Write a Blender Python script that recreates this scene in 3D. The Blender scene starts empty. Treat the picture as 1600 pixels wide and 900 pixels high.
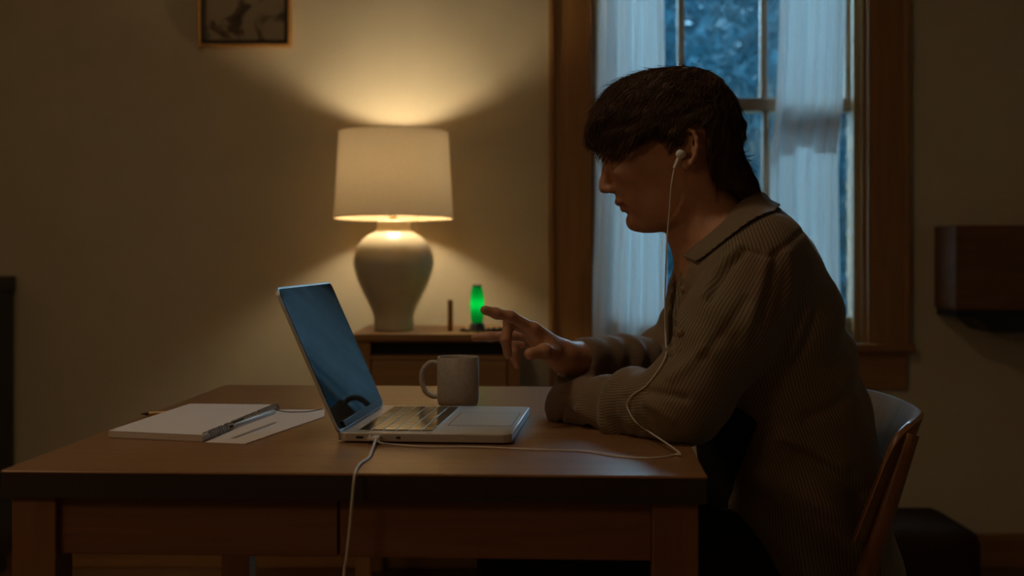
import bpy, bmesh, math, random
import numpy as np
from mathutils import Vector, Matrix
from mathutils.bvhtree import BVHTree

random.seed(7)
RNG = np.random.default_rng(11)
SC = bpy.context.scene
COL = SC.collection
PI = math.pi

# ------------------------------------------------------------------ camera
F = 2100.0            # focal length in pixels of the 1600 px wide frame
CH = 1.02             # lens height
HY = 389.0            # row of the horizon
cam_d = bpy.data.cameras.new('camera')
cam = bpy.data.objects.new('camera', cam_d)
COL.objects.link(cam)
cam.location = (0, 0, CH)
cam.rotation_euler = (PI / 2, 0, 0)
cam_d.sensor_width = 36
cam_d.lens = F / 1600 * 36
cam_d.shift_y = -(450 - HY) / 1600
cam_d.clip_start = 0.05
cam_d.dof.use_dof = True
cam_d.dof.focus_distance = 2.05
cam_d.dof.aperture_fstop = 4.0
SC.camera = cam

# ------------------------------------------------------------------ world, exposure, lights
SC.view_settings.view_transform = 'Standard'
SC.view_settings.look = 'None'
SC.view_settings.gamma = 1
SC.view_settings.exposure = 0.0
SC.cycles.use_denoising = True
SC.cycles.max_bounces = 10
SC.cycles.transparent_max_bounces = 16
SC.cycles.sample_clamp_indirect = 6

LAMP_W = 32.0
FILL_W = 7.0
CEIL_W = 4.2
SKY = 44.0
w = bpy.data.worlds.new('dusk_sky')
SC.world = w
w.use_nodes = True
wn_ = w.node_tree.nodes
wl_ = w.node_tree.links
bg = wn_['Background']
tcw = wn_.new('ShaderNodeTexCoord')
sepw = wn_.new('ShaderNodeSeparateXYZ')
rmpw = wn_.new('ShaderNodeValToRGB')
wl_.new(tcw.outputs['Generated'], sepw.inputs[0])
wl_.new(sepw.outputs['Z'], rmpw.inputs[0])
rmpw.color_ramp.elements[0].position = 0.05
rmpw.color_ramp.elements[0].color = (0.006, 0.04, 0.075, 1)
rmpw.color_ramp.elements[1].position = 0.6
rmpw.color_ramp.elements[1].color = (0.43, 0.66, 0.80, 1)
wl_.new(rmpw.outputs[0], bg.inputs['Color'])
bg.inputs['Strength'].default_value = SKY


def light(name, typ, loc, energy, color, size=0.1, rot=None):
    d = bpy.data.lights.new(name, typ)
    d.energy = energy
    d.color = color
    if typ == 'POINT':
        d.shadow_soft_size = size
    if typ == 'AREA':
        d.size = size
    o = bpy.data.objects.new(name, d)
    COL.objects.link(o)
    o.location = loc
    if rot:
        o.rotation_euler = rot
    return o


# two unseen fill lights added to brighten the room, from the left and overhead
light('left_fill_light', 'POINT', (-1.5, 0.3, 1.75), FILL_W, (1.0, 0.64, 0.33), 0.2)
light('overhead_fill_light', 'AREA', (-0.55, 1.75, 2.575), CEIL_W, (1.0, 0.76, 0.50), 0.36).data.shape = 'DISK'
# sampling portal in the window opening (guides the sky light, adds none)
pt = light('window_portal', 'AREA', (0.70, 4.47, 1.485), 1, (1, 1, 1), 1.0, (-PI / 2, 0, 0))
pt.data.shape = 'RECTANGLE'
pt.data.size = 0.86
pt.data.size_y = 1.52
pt.data.cycles.is_portal = True


# ------------------------------------------------------------------ helpers
def P(px, py, Y):
    s = F / Y
    return Vector(((px - 800) / s, Y, CH - (py - HY) / s))


TZ = 0.747            # table top height


def on_table(px, py, z=TZ):
    Y = (CH - z) * F / (py - HY)
    return Vector(((px - 800) * Y / F, Y, z))


def nodes_of(name):
    m = bpy.data.materials.new(name)
    m.use_nodes = True
    nt = m.node_tree
    return m, nt, nt.nodes['Principled BSDF']


def mat(name, color, rough=0.6, metal=0.0, noise=0.0, nscale=30.0, bump=0.0, bscale=200.0, spec=0.5, trans=0.0, sss=0.0,
        emit=None, estr=0.0, coat=0.0):
    m, nt, b = nodes_of(name)
    b.inputs['Base Color'].default_value = (*color, 1)
    b.inputs['Roughness'].default_value = rough
    b.inputs['Metallic'].default_value = metal
    b.inputs['Specular IOR Level'].default_value = spec
    b.inputs['Transmission Weight'].default_value = trans
    b.inputs['Coat Weight'].default_value = coat
    if sss:
        b.inputs['Subsurface Weight'].default_value = sss
        b.inputs['Subsurface Radius'].default_value = (0.012, 0.005, 0.003)
        b.inputs['Subsurface Scale'].default_value = 0.5
    if emit:
        b.inputs['Emission Color'].default_value = (*emit, 1)
        b.inputs['Emission Strength'].default_value = estr
    if noise or bump:
        tc = nt.nodes.new('ShaderNodeTexCoord')
        if noise:
            n = nt.nodes.new('ShaderNodeTexNoise')
            n.inputs['Scale'].default_value = nscale
            n.inputs['Detail'].default_value = 4
            nt.links.new(tc.outputs['Object'], n.inputs['Vector'])
            r = nt.nodes.new('ShaderNodeValToRGB')
            r.color_ramp.elements[0].position = 0.3
            r.color_ramp.elements[1].position = 0.7
            r.color_ramp.elements[0].color = (*[c * (1 - noise) for c in color], 1)
            r.color_ramp.elements[1].color = (*[min(1, c * (1 + noise)) for c in color], 1)
            nt.links.new(n.outputs['Fac'], r.inputs[0])
            nt.links.new(r.outputs[0], b.inputs['Base Color'])
        if bump:
            n2 = nt.nodes.new('ShaderNodeTexNoise')
            n2.inputs['Scale'].default_value = bscale
            n2.inputs['Detail'].default_value = 3
            nt.links.new(tc.outputs['Object'], n2.inputs['Vector'])
            bp = nt.nodes.new('ShaderNodeBump')
            bp.inputs['Strength'].default_value = bump
            bp.inputs['Distance'].default_value = 0.002
            nt.links.new(n2.outputs['Fac'], bp.inputs['Height'])
            nt.links.new(bp.outputs['Normal'], b.inputs['Normal'])
    return m


def wood(name, c1, c2, axis='x', rough=0.45, scale=9.0, spec=0.5, bump=0.15):
    m, nt, b = nodes_of(name)
    tc = nt.nodes.new('ShaderNodeTexCoord')
    mp = nt.nodes.new('ShaderNodeMapping')
    mp.inputs['Scale'].default_value = {'x': (0.06, 1, 1), 'y': (1, 0.06, 1), 'z': (1, 1, 0.06)}[axis]
    nt.links.new(tc.outputs['Object'], mp.inputs['Vector'])
    n = nt.nodes.new('ShaderNodeTexNoise')
    n.inputs['Scale'].default_value = scale * 4
    n.inputs['Detail'].default_value = 8
    n.inputs['Roughness'].default_value = 0.6
    n.inputs['Distortion'].default_value = 0.7
    nt.links.new(mp.outputs[0], n.inputs['Vector'])
    r = nt.nodes.new('ShaderNodeValToRGB')
    r.color_ramp.elements[0].position = 0.33
    r.color_ramp.elements[1].position = 0.68
    r.color_ramp.elements[0].color = (*c1, 1)
    r.color_ramp.elements[1].color = (*c2, 1)
    nt.links.new(n.outputs['Fac'], r.inputs[0])
    nt.links.new(r.outputs[0], b.inputs['Base Color'])
    b.inputs['Roughness'].default_value = rough
    b.inputs['Specular IOR Level'].default_value = spec
    bp = nt.nodes.new('ShaderNodeBump')
    bp.inputs['Strength'].default_value = bump
    bp.inputs['Distance'].default_value = 0.001
    nt.links.new(n.outputs['Fac'], bp.inputs['Height'])
    nt.links.new(bp.outputs['Normal'], b.inputs['Normal'])
    return m


class MB:
    """collects shapes for ONE mesh object"""

    def __init__(self):
        self.bm = bmesh.new()

    def box(self, x0, x1, y0, y1, z0, z1, bev=0.0, M=None):
        r = bmesh.ops.create_cube(self.bm, size=1.0)
        vs = r['verts']
        for v in vs:
            v.co = Vector((x0 + (v.co.x + .5) * (x1 - x0), y0 + (v.co.y + .5) * (y1 - y0), z0 + (v.co.z + .5) * (z1 - z0)))
        if bev > 0:
            es = list({e for v in vs for e in v.link_edges})
            r2 = bmesh.ops.bevel(self.bm, geom=es, offset=bev, segments=2, affect='EDGES', profile=0.5)
            vs = list({v for f in r2['faces'] for v in f.verts} | {v for v in vs if v.is_valid})
        if M is not None:
            for v in vs:
                v.co = M @ v.co
        return self

    def lathe(self, prof, n=48, c=(0, 0, 0), cap=True):
        rings = []
        for (r, z) in prof:
            if r < 1e-6:
                rings.append([self.bm.verts.new((c[0], c[1], c[2] + z))])
            else:
                rings.append([self.bm.verts.new((c[0] + r * math.cos(2 * PI * k / n), c[1] + r * math.sin(2 * PI * k / n), c[2] + z))
                              for k in range(n)])
        for a, b in zip(rings[:-1], rings[1:]):
            for k in range(n):
                k2 = (k + 1) % n
                if len(a) == 1 and len(b) == 1:
                    continue
                if len(a) == 1:
                    self.bm.faces.new((a[0], b[k2], b[k]))
                elif len(b) == 1:
                    self.bm.faces.new((a[k], a[k2], b[0]))
                else:
                    self.bm.faces.new((a[k], a[k2], b[k2], b[k]))
        if cap:
            for ring in (rings[0], rings[-1]):
                if len(ring) > 2:
                    self.bm.faces.new(ring)
        return self

    def tube(self, pts, r, n=8, radii=None, cap=True):
        pts = [Vector(p) for p in pts]
        rings = []
        ref = None
        for i, p in enumerate(pts):
            t = (pts[min(i + 1, len(pts) - 1)] - pts[max(i - 1, 0)])
            if t.length < 1e-9:
                t = Vector((0, 0, 1))
            t.normalize()
            if ref is None:
                ref = t.orthogonal().normalized()
            u = ref - t * ref.dot(t)
            if u.length < 1e-6:
                u = t.orthogonal()
            u.normalize()
            ref = u
            v = t.cross(u)
            rr = radii[i] if radii else r
            rings.append([self.bm.verts.new(p + (u * math.cos(2 * PI * k / n) + v * math.sin(2 * PI * k / n)) * rr) for k in range(n)])
        for a, b in zip(rings[:-1], rings[1:]):
            for k in range(n):
                k2 = (k + 1) % n
                self.bm.faces.new((a[k], a[k2], b[k2], b[k]))
        if cap:
            self.bm.faces.new(list(reversed(rings[0])))
            self.bm.faces.new(rings[-1])
        return self

    def sphere(self, c, r, seg=20, sc=(1, 1, 1)):
        rr = bmesh.ops.create_uvsphere(self.bm, u_segments=seg, v_segments=max(6, seg // 2), radius=r)
        for v in rr['verts']:
            v.co = Vector((v.co.x * sc[0], v.co.y * sc[1], v.co.z * sc[2])) + Vector(c)
        return self

    def prism(self, poly, z0, z1, bev=0):
        a = [self.bm.verts.new((x, y, z0)) for x, y in poly]
        b = [self.bm.verts.new((x, y, z1)) for x, y in poly]
        n = len(poly)
        fs = [self.bm.faces.new(list(reversed(a))), self.bm.faces.new(b)]
        for k in range(n):
            fs.append(self.bm.faces.new((a[k], a[(k + 1) % n], b[(k + 1) % n], b[k])))
        return self

    def build(self, name, m, parent=None, smooth=False, loc=None, angle=40):
        me = bpy.data.meshes.new(name)
        bmesh.ops.recalc_face_normals(self.bm, faces=self.bm.faces[:])
        if smooth:
            for f in self.bm.faces:
                f.smooth = True
            lim = math.radians(angle)
            for e in self.bm.edges:
                if len(e.link_faces) == 2 and e.calc_face_angle(0) > lim:
                    e.smooth = False
        self.bm.to_mesh(me)
        self.bm.free()
        if isinstance(m, (list, tuple)):
            for mm in m:
                me.materials.append(mm)
        else:
            me.materials.append(m)
        o = bpy.data.objects.new(name, me)
        COL.objects.link(o)
        if parent:
            o.parent = parent
        if loc:
            o.location = loc
        return o


def thing(name, label, cat, loc=(0, 0, 0), rz=0.0, group=None):
    o = bpy.data.objects.new(name, None)
    COL.objects.link(o)
    o.location = loc
    o.rotation_euler = (0, 0, rz)
    o.empty_display_size = 0.05
    o['label'] = label
    o['category'] = cat
    if group:
        o['group'] = group
    return o


def tag(o, label, cat, group=None):
    o['label'] = label
    o['category'] = cat
    if group:
        o['group'] = group
    return o


def struct(o, label=None):
    o['kind'] = 'structure'
    if label:
        o['label'] = label
    return o


def spline(pts, n=10):
    pts = [Vector(p) for p in pts]
    out = []
    for i in range(len(pts) - 1):
        p0, p1, p2, p3 = pts[max(i - 1, 0)], pts[i], pts[i + 1], pts[min(i + 2, len(pts) - 1)]
        for k in range(n):
            t = k / n
            out.append(0.5 * ((2 * p1) + (p2 - p0) * t + (2 * p0 - 5 * p1 + 4 * p2 - p3) * t * t + (3 * p1 - p0 - 3 * p2 + p3) * t ** 3))
    out.append(pts[-1])
    return out


# ------------------------------------------------------------------ materials
M_wall = mat('cream_plaster', (0.63, 0.545, 0.395), 0.85, noise=0.03, nscale=6, bump=0.25, bscale=160, spec=0.2)
M_ceil = mat('ceiling_plaster', (0.55, 0.48, 0.36), 0.9, bump=0.1)
M_floor = wood('floor_boards', (0.10, 0.045, 0.02), (0.17, 0.08, 0.035), 'x', 0.45)
M_trim = wood('window_oak', (0.26, 0.12, 0.036), (0.38, 0.185, 0.058), 'z', 0.5)
M_trimh = wood('window_oak_flat', (0.26, 0.12, 0.036), (0.38, 0.185, 0.058), 'x', 0.5)
M_sash = wood('sash_wood', (0.13, 0.055, 0.02), (0.20, 0.09, 0.032), 'z', 0.6)
M_table = wood('table_wood', (0.24, 0.115, 0.05), (0.33, 0.17, 0.075), 'x', 0.29, spec=0.6, bump=0.04)
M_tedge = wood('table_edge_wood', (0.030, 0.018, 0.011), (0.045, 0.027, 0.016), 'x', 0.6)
M_tleg = wood('table_leg_wood', (0.20, 0.085, 0.035), (0.27, 0.12, 0.05), 'z', 0.55)
M_tapr = wood('table_apron_wood', (0.19, 0.08, 0.033), (0.26, 0.115, 0.048), 'x', 0.55)
M_cab = wood('cabinet_oak', (0.30, 0.15, 0.05), (0.40, 0.21, 0.075), 'x', 0.45)
M_cabz = wood('cabinet_oak_upright', (0.26, 0.125, 0.042), (0.36, 0.18, 0.06), 'z', 0.5)
M_black = mat('black_lacquer', (0.012, 0.012, 0.012), 0.5)
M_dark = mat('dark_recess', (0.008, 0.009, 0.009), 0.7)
M_chair = wood('chair_wood', (0.20, 0.085, 0.03), (0.30, 0.13, 0.05), 'z', 0.36, spec=0.4)
M_mantel = wood('mantel_wood', (0.13, 0.05, 0.02), (0.18, 0.075, 0.03), 'x', 0.55)
M_ceramic = mat('cream_ceramic', (0.70, 0.63, 0.46), 0.33, noise=0.06, nscale=14)
M_mug = mat('grey_stoneware', (0.52, 0.47, 0.40), 0.42, noise=0.10, nscale=160, bump=0.08, bscale=300)
M_brass = mat('aged_brass', (0.55, 0.40, 0.18), 0.35, 1.0)
M_alu = mat('aluminium', (0.66, 0.67, 0.69), 0.40, 1.0)
M_key = mat('black_key', (0.012, 0.012, 0.012), 0.11, spec=0.9)
M_screen, nts_, bs_ = nodes_of('coated_screen_glass')
nts_.nodes.remove(bs_)
ds_ = nts_.nodes.new('ShaderNodeBsdfDiffuse')
ds_.inputs[0].default_value = (.006, .006, .007, 1)
gs_ = nts_.nodes.new('ShaderNodeBsdfGlossy')
gs_.inputs['Roughness'].default_value = .045
gs_.inputs['Color'].default_value = (.75, .92, 1.0, 1)
ms_ = nts_.nodes.new('ShaderNodeMixShader')
ms_.inputs[0].default_value = .115
nts_.links.new(ds_.outputs[0], ms_.inputs[1])
nts_.links.new(gs_.outputs[0], ms_.inputs[2])
nts_.links.new(ms_.outputs[0], nts_.nodes['Material Output'].inputs[0])
M_rubber = mat('black_rubber', (0.01, 0.01, 0.01), 0.6)
M_white = mat('white_plastic', (0.78, 0.76, 0.72), 0.35)
M_cord = mat('white_cord', (0.70, 0.66, 0.58), 0.45)
M_paper = mat('paper', (0.80, 0.75, 0.74), 0.8, noise=0.03, nscale=200)
M_wire = mat('wire', (0.25, 0.25, 0.26), 0.3, 1.0)
M_pen = mat('pen_grey', (0.45, 0.47, 0.50), 0.3)
M_pencil = mat('yellow_pencil', (0.60, 0.36, 0.06), 0.4)
M_skin = mat('skin', (0.50, 0.255, 0.15), 0.48, noise=0.10, nscale=40, bump=0.06, bscale=700, sss=0.12)
M_lip = mat('lip', (0.40, 0.15, 0.12), 0.4)
M_eye = mat('eye_white', (0.6, 0.55, 0.5), 0.15)
M_iris = mat('iris', (0.03, 0.02, 0.015), 0.1)
M_hair = mat('brown_hair', (0.075, 0.038, 0.021), 0.6, noise=0.35, nscale=60, spec=0.25)
M_tee = mat('black_jersey', (0.012, 0.012, 0.012), 0.9, bump=0.1)
M_jean = mat('dark_denim', (0.012, 0.013, 0.016), 0.9, noise=0.2, nscale=300, bump=0.15, bscale=900)
M_shoe = mat('dark_leather', (0.02, 0.015, 0.012), 0.4)
M_button = mat('horn_button', (0.25, 0.17, 0.10), 0.35)
M_leaf = mat('rain_wet_leaf', (0.0009, 0.0125, 0.0205), 0.6, noise=0.9, nscale=4, spec=0.04)
M_bark = mat('bark', (0.05, 0.04, 0.03), 0.9, bump=0.4)
M_lawn = mat('wet_lawn', (0.02, 0.035, 0.025), 0.8, noise=0.4, nscale=3, bump=0.4)
M_ottoman = mat('dark_brown_leather', (0.035, 0.016, 0.009), 0.9, bump=0.2, spec=0.2)
M_pot = mat('dark_stoneware', (0.10, 0.06, 0.035), 0.6)


def mat_shade():
    m, nt, b = nodes_of('linen_shade')
    nt.nodes.remove(b)
    tc = nt.nodes.new('ShaderNodeTexCoord')
    n = nt.nodes.new('ShaderNodeTexNoise')
    n.inputs['Scale'].default_value = 260
    nt.links.new(tc.outputs['Object'], n.inputs['Vector'])
    r = nt.nodes.new('ShaderNodeValToRGB')
    r.color_ramp.elements[0].color = (0.68, 0.52, 0.33, 1)
    r.color_ramp.elements[1].color = (0.84, 0.68, 0.46, 1)
    nt.links.new(n.outputs['Fac'], r.inputs[0])
    d = nt.nodes.new('ShaderNodeBsdfDiffuse')
    t = nt.nodes.new('ShaderNodeBsdfTranslucent')
    nt.links.new(r.outputs[0], d.inputs[0])
    nt.links.new(r.outputs[0], t.inputs[0])
    mx = nt.nodes.new('ShaderNodeMixShader')
    mx.inputs[0].default_value = 0.088
    nt.links.new(d.outputs[0], mx.inputs[1])
    nt.links.new(t.outputs[0], mx.inputs[2])
    nt.links.new(mx.outputs[0], nt.nodes['Material Output'].inputs[0])
    return m


def mat_sheer():
    m, nt, b = nodes_of('sheer_cotton')
    nt.nodes.remove(b)
    tc = nt.nodes.new('ShaderNodeTexCoord')
    n = nt.nodes.new('ShaderNodeTexNoise')
    n.inputs['Scale'].default_value = 300
    nt.links.new(tc.outputs['Object'], n.inputs['Vector'])
    r = nt.nodes.new('ShaderNodeValToRGB')
    r.color_ramp.elements[0].color = (0.74, 0.76, 0.78, 1)
    r.color_ramp.elements[1].color = (0.90, 0.91, 0.92, 1)
    nt.links.new(n.outputs['Fac'], r.inputs[0])
    d = nt.nodes.new('ShaderNodeBsdfDiffuse')
    t = nt.nodes.new('ShaderNodeBsdfTranslucent')
    tr = nt.nodes.new('ShaderNodeBsdfTransparent')
    nt.links.new(r.outputs[0], d.inputs[0])
    nt.links.new(r.outputs[0], t.inputs[0])
    mx = nt.nodes.new('ShaderNodeMixShader')
    mx.inputs[0].default_value = 0.19
    nt.links.new(d.outputs[0], mx.inputs[1])
    nt.links.new(t.outputs[0], mx.inputs[2])
    m2 = nt.nodes.new('ShaderNodeMixShader')
    m2.inputs[0].default_value = 0.035
    nt.links.new(mx.outputs[0], m2.inputs[1])
    nt.links.new(tr.outputs[0], m2.inputs[2])
    nt.links.new(m2.outputs[0], nt.nodes['Material Output'].inputs[0])
    return m


def mat_rain_glass():
    m, nt, b = nodes_of('rain_streaked_glass')
    nt.nodes.remove(b)
    tc = nt.nodes.new('ShaderNodeTexCoord')
    mp = nt.nodes.new('ShaderNodeMapping')
    mp.inputs['Scale'].default_value = (1, 1, 0.35)
    nt.links.new(tc.outputs['Object'], mp.inputs[0])
    n = nt.nodes.new('ShaderNodeTexNoise')
    n.inputs['Scale'].default_value = 70
    n.inputs['Detail'].default_value = 5
    nt.links.new(mp.outputs[0], n.inputs['Vector'])
    v = nt.nodes.new('ShaderNodeTexVoronoi')
    v.inputs['Scale'].default_value = 110
    nt.links.new(mp.outputs[0], v.inputs['Vector'])
    ad = nt.nodes.new('ShaderNodeMath')
    ad.operation = 'ADD'
    nt.links.new(n.outputs['Fac'], ad.inputs[0])
    nt.links.new(v.outputs['Distance'], ad.inputs[1])
    bp = nt.nodes.new('ShaderNodeBump')
    bp.inputs['Strength'].default_value = 0.5
    bp.inputs['Distance'].default_value = 0.004
    nt.links.new(ad.outputs[0], bp.inputs['Height'])
    tr = nt.nodes.new('ShaderNodeBsdfTransparent')
    tr.inputs[0].default_value = (0.86, 0.95, 0.98, 1)
    rf = nt.nodes.new('ShaderNodeBsdfRefraction')
    rf.inputs['Roughness'].default_value = 0.12
    rf.inputs['IOR'].default_value = 1.2
    rf.inputs['Color'].default_value = (0.86, 0.95, 0.98, 1)
    nt.links.new(bp.outputs[0], rf.inputs['Normal'])
    mx = nt.nodes.new('ShaderNodeMixShader')
    mx.inputs[0].default_value = 0.4
    nt.links.new(tr.outputs[0], mx.inputs[1])
    nt.links.new(rf.outputs[0], mx.inputs[2])
    gl = nt.nodes.new('ShaderNodeBsdfGlossy')
    gl.inputs['Roughness'].default_value = 0.05
    fr = nt.nodes.new('ShaderNodeFresnel')
    fr.inputs[0].default_value = 1.45
    m3 = nt.nodes.new('ShaderNodeMixShader')
    nt.links.new(fr.outputs[0], m3.inputs[0])
    nt.links.new(mx.outputs[0], m3.inputs[1])
    nt.links.new(gl.outputs[0], m3.inputs[2])
    nt.links.new(m3.outputs[0], nt.nodes['Material Output'].inputs[0])
    return m


def mat_stripe():
    m, nt, b = nodes_of('striped_shirt_cotton')
    at = nt.nodes.new('ShaderNodeAttribute')
    at.attribute_name = 'stripe'
    mu = nt.nodes.new('ShaderNodeMath')
    mu.operation = 'MULTIPLY'
    mu.inputs[1].default_value = 1 / 0.0043
    nt.links.new(at.outputs['Fac'], mu.inputs[0])
    fr = nt.nodes.new('ShaderNodeMath')
    fr.operation = 'FRACT'
    nt.links.new(mu.outputs[0], fr.inputs[0])
    r = nt.nodes.new('ShaderNodeValToRGB')
    e = r.color_ramp.elements
    dark, lite = (0.155, 0.115, 0.08, 1), (0.30, 0.22, 0.14, 1)
    e[0].position = 0.0
    e[0].color = lite
    e[1].position = 0.45
    e[1].color = lite
    for p_, c_ in ((0.55, dark), (0.86, dark), (0.96, lite)):
        k = e.new(p_)
        k.color = c_
    nt.links.new(fr.outputs[0], r.inputs[0])
    tc = nt.nodes.new('ShaderNodeTexCoord')
    n = nt.nodes.new('ShaderNodeTexNoise')
    n.inputs['Scale'].default_value = 9
    n.inputs['Detail'].default_value = 3
    nt.links.new(tc.outputs['Object'], n.inputs['Vector'])
    mx = nt.nodes.new('ShaderNodeMix')
    mx.data_type = 'RGBA'
    mx.blend_type = 'MULTIPLY'
    mx.inputs['Factor'].default_value = 0.3
    nt.links.new(r.outputs[0], mx.inputs[6])
    nt.links.new(n.outputs['Color'], mx.inputs[7])
    nt.links.new(mx.outputs[2], b.inputs['Base Color'])
    b.inputs['Roughness'].default_value = 0.85
    b.inputs['Specular IOR Level'].default_value = 0.2
    b.inputs['Sheen Weight'].default_value = 0.25
    b.inputs['Sheen Roughness'].default_value = 0.4
    n2 = nt.nodes.new('ShaderNodeTexNoise')
    n2.inputs['Scale'].default_value = 55
    n2.inputs['Detail'].default_value = 4
    nt.links.new(tc.outputs['Object'], n2.inputs['Vector'])
    bp = nt.nodes.new('ShaderNodeBump')
    bp.inputs['Strength'].default_value = 0.25
    bp.inputs['Distance'].default_value = 0.004
    nt.links.new(n2.outputs['Fac'], bp.inputs['Height'])
    nt.links.new(bp.outputs['Normal'], b.inputs['Normal'])
    return m


def mat_print():
    m, nt, b = nodes_of('ink_wash_print')
    tc = nt.nodes.new('ShaderNodeTexCoord')
    n = nt.nodes.new('ShaderNodeTexNoise')
    n.inputs['Scale'].default_value = 11
    n.inputs['Detail'].default_value = 6
    n.inputs['Distortion'].default_value = 0.8
    nt.links.new(tc.outputs['Object'], n.inputs['Vector'])
    r = nt.nodes.new('ShaderNodeValToRGB')
    r.color_ramp.elements[0].position = 0.33
    r.color_ramp.elements[0].color = (0.05, 0.035, 0.025, 1)
    r.color_ramp.elements[1].position = 0.47
    r.color_ramp.elements[1].color = (0.62, 0.52, 0.36, 1)
    k = r.color_ramp.elements.new(0.41)
    k.color = (0.20, 0.13, 0.08, 1)
    nt.links.new(n.outputs['Fac'], r.inputs[0])
    nt.links.new(r.outputs[0], b.inputs['Base Color'])
    b.inputs['Roughness'].default_value = 0.6
    return m


M_shade, M_sheer, M_glass, M_shirt, M_print = mat_shade(), mat_sheer(), mat_rain_glass(), mat_stripe(), mat_print()

# ------------------------------------------------------------------ room shell
WY = 4.31            # face of the back wall
sW = F / WY


def wx(px):
    return (px - 800) / sW


def wz(py):
    return CH - (py - HY) / sW


RX0, RX1, RY0, RZ = -2.3, 2.45, -1.7, 2.62
WT = 0.17
OX0, OX1, OZ0, OZ1 = wx(922), wx(1356), wz(536), 2.255      # window opening
b = MB()
b.box(RX0 - .1, OX0, WY, WY + WT, -.1, RZ + .1).box(OX1, RX1 + .1, WY, WY + WT, -.1, RZ + .1)
b.box(OX0, OX1, WY, WY + WT, -.1, OZ0).box(OX0, OX1, WY, WY + WT, OZ1, RZ + .1)
struct(b.build('wall_back', M_wall))
struct(MB().box(RX0 - .1, RX0, RY0, WY, -.1, RZ + .1).build('wall_left', M_wall))
struct(MB().box(RX1, RX1 + .1, RY0, WY, -.1, RZ + .1).build('wall_right', M_wall))
struct(MB().box(RX0 - .1, RX1 + .1, RY0 - .1, RY0, -.1, RZ + .1).build('wall_front', M_wall))
struct(MB().box(RX0, RX1, RY0, WY, -.1, 0).build('floor', M_floor))
struct(MB().box(RX0, RX1, RY0, WY, RZ, RZ + .1).build('ceiling', M_ceil))
struct(MB().box(RX0, RX1, WY - .018, WY, 0, .11, .004).build('baseboard_back', M_trimh))

# unseen fixture added for the overhead fill light (set at the top)
cl_ = thing('overhead_fill_fixture', 'unseen round white fixture added above the table for the fill light', 'lamp', (-.55, 1.75, RZ - .0005))
MB().lathe([(0, 0), (.20, 0), (.20, -.03), (.185, -.034), (.185, -.03), (0, -.03)], 48, cap=False).build('housing', M_ceil, cl_, smooth=True)

# ------------------------------------------------------------------ window
win = bpy.data.objects.new('window_1', None)
COL.objects.link(win)
win.location = (wx(1137), WY, OZ0)
struct(win)


def wpart(mb, name, m, parent=win, **k):
    o = mb.build(name, m, None, **k)
    me = o.data
    base = Vector((wx(1137), WY, OZ0))
    for v in me.vertices:
        v.co -= base
    o.parent = parent
    return o


cx0, cx1 = wx(857), wx(1418)
# casing boards with a thin back band
wpart(MB().box(cx0, OX0 + .005, WY - .022, WY - .0005, OZ0 - .002, OZ1 + .13, .003).box(cx0 - .0, cx0 + .018, WY - .034, WY - .0005, OZ0 - .002, OZ1 + .13, .004), 'casing', M_trim)
wpart(MB().box(OX1 - .005, cx1, WY - .022, WY - .0005, OZ0 - .002, OZ1 + .13, .003).box(cx1 - .018, cx1, WY - .034, WY - .0005, OZ0 - .002, OZ1 + .13, .004), 'casing', M_trim)
wpart(MB().box(cx0 - .015, cx1 + .015, WY - .026, WY - .0005, OZ1 + .13, OZ1 + .26, .003), 'head_casing', M_trimh)
wpart(MB().box(cx0 - .012, cx1 + .012, WY - .052, WY + .03, OZ0 - .026, OZ0, .006), 'stool', M_trimh)
wpart(MB().box(cx0 + .004, cx1 - .006, WY - .02, WY - .0005, wz(607), OZ0 - .026, .003), 'apron', M_trimh)
wpart(MB().box(OX0, OX0 + .018, WY, WY + WT, OZ0, OZ1).box(OX1 - .018, OX1, WY, WY + WT, OZ0, OZ1)
      .box(OX0, OX1, WY, WY + WT, OZ1 - .018, OZ1).box(OX0, OX1, WY + .03, WY + WT + .03, OZ0 - .02, OZ0 + .004), 'jamb', M_trim)
# stops: lit slim uprights in front of the sash
wpart(MB().box(OX0 + .018, OX0 + .03, WY + .02, WY + .045, OZ0, OZ1 - .018, .002), 'stop_bead', M_trim)
wpart(MB().box(OX1 - .042, OX1 - .018, WY + .02, WY + .045, OZ0, OZ1 - .018, .002), 'stop_bead', M_trim)
gx0, gx1 = OX0 + .0185, OX1 - .0185
zm = CH + (HY - 165) * (WY + .09) / F
mx_ = [CH * 0 + (1065 - 800) * (WY + .09) / F, (1195 - 800) * (WY + .09) / F]


def sash(name, z0, z1, y0, y1, bot, top, xi):
    xl = OX0 + .055
    fr = wpart(MB().box(gx0, xl, y0, y1, z0, z1, .003).box(xi, gx1, y0, y1, z0, z1, .003)
               .box(xl, xi, y0, y1, z0, z0 + bot, .003).box(xl, xi, y0, y1, z1 - top, z1, .003), name, M_sash)
    cols = [xl] + mx_ + [xi]
    for x in mx_:
        wpart(MB().box(x - .011, x + .011, y0 + .003, y1 - .003, z0 + bot, z1 - top, .003), 'muntin', M_sash, parent=fr)
    for k in range(3):
        a, c = cols[k] + (.0115 if k else .0005), cols[k + 1] - (.0115 if k < 2 else .0005)
        wpart(MB().box(a, c, (y0 + y1) / 2 - .002, (y0 + y1) / 2 + .002, z0 + bot + .0005, z1 - top - .0005), 'pane', M_glass, parent=fr)
    return fr


sash('upper_sash', zm - .02, OZ1 - .019, WY + .098, WY + .132, .042, .05, 1.094)
sash('lower_sash', OZ0 + .006, zm + .022, WY + .06, WY + .094, .075, .042, 1.103)


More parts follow.
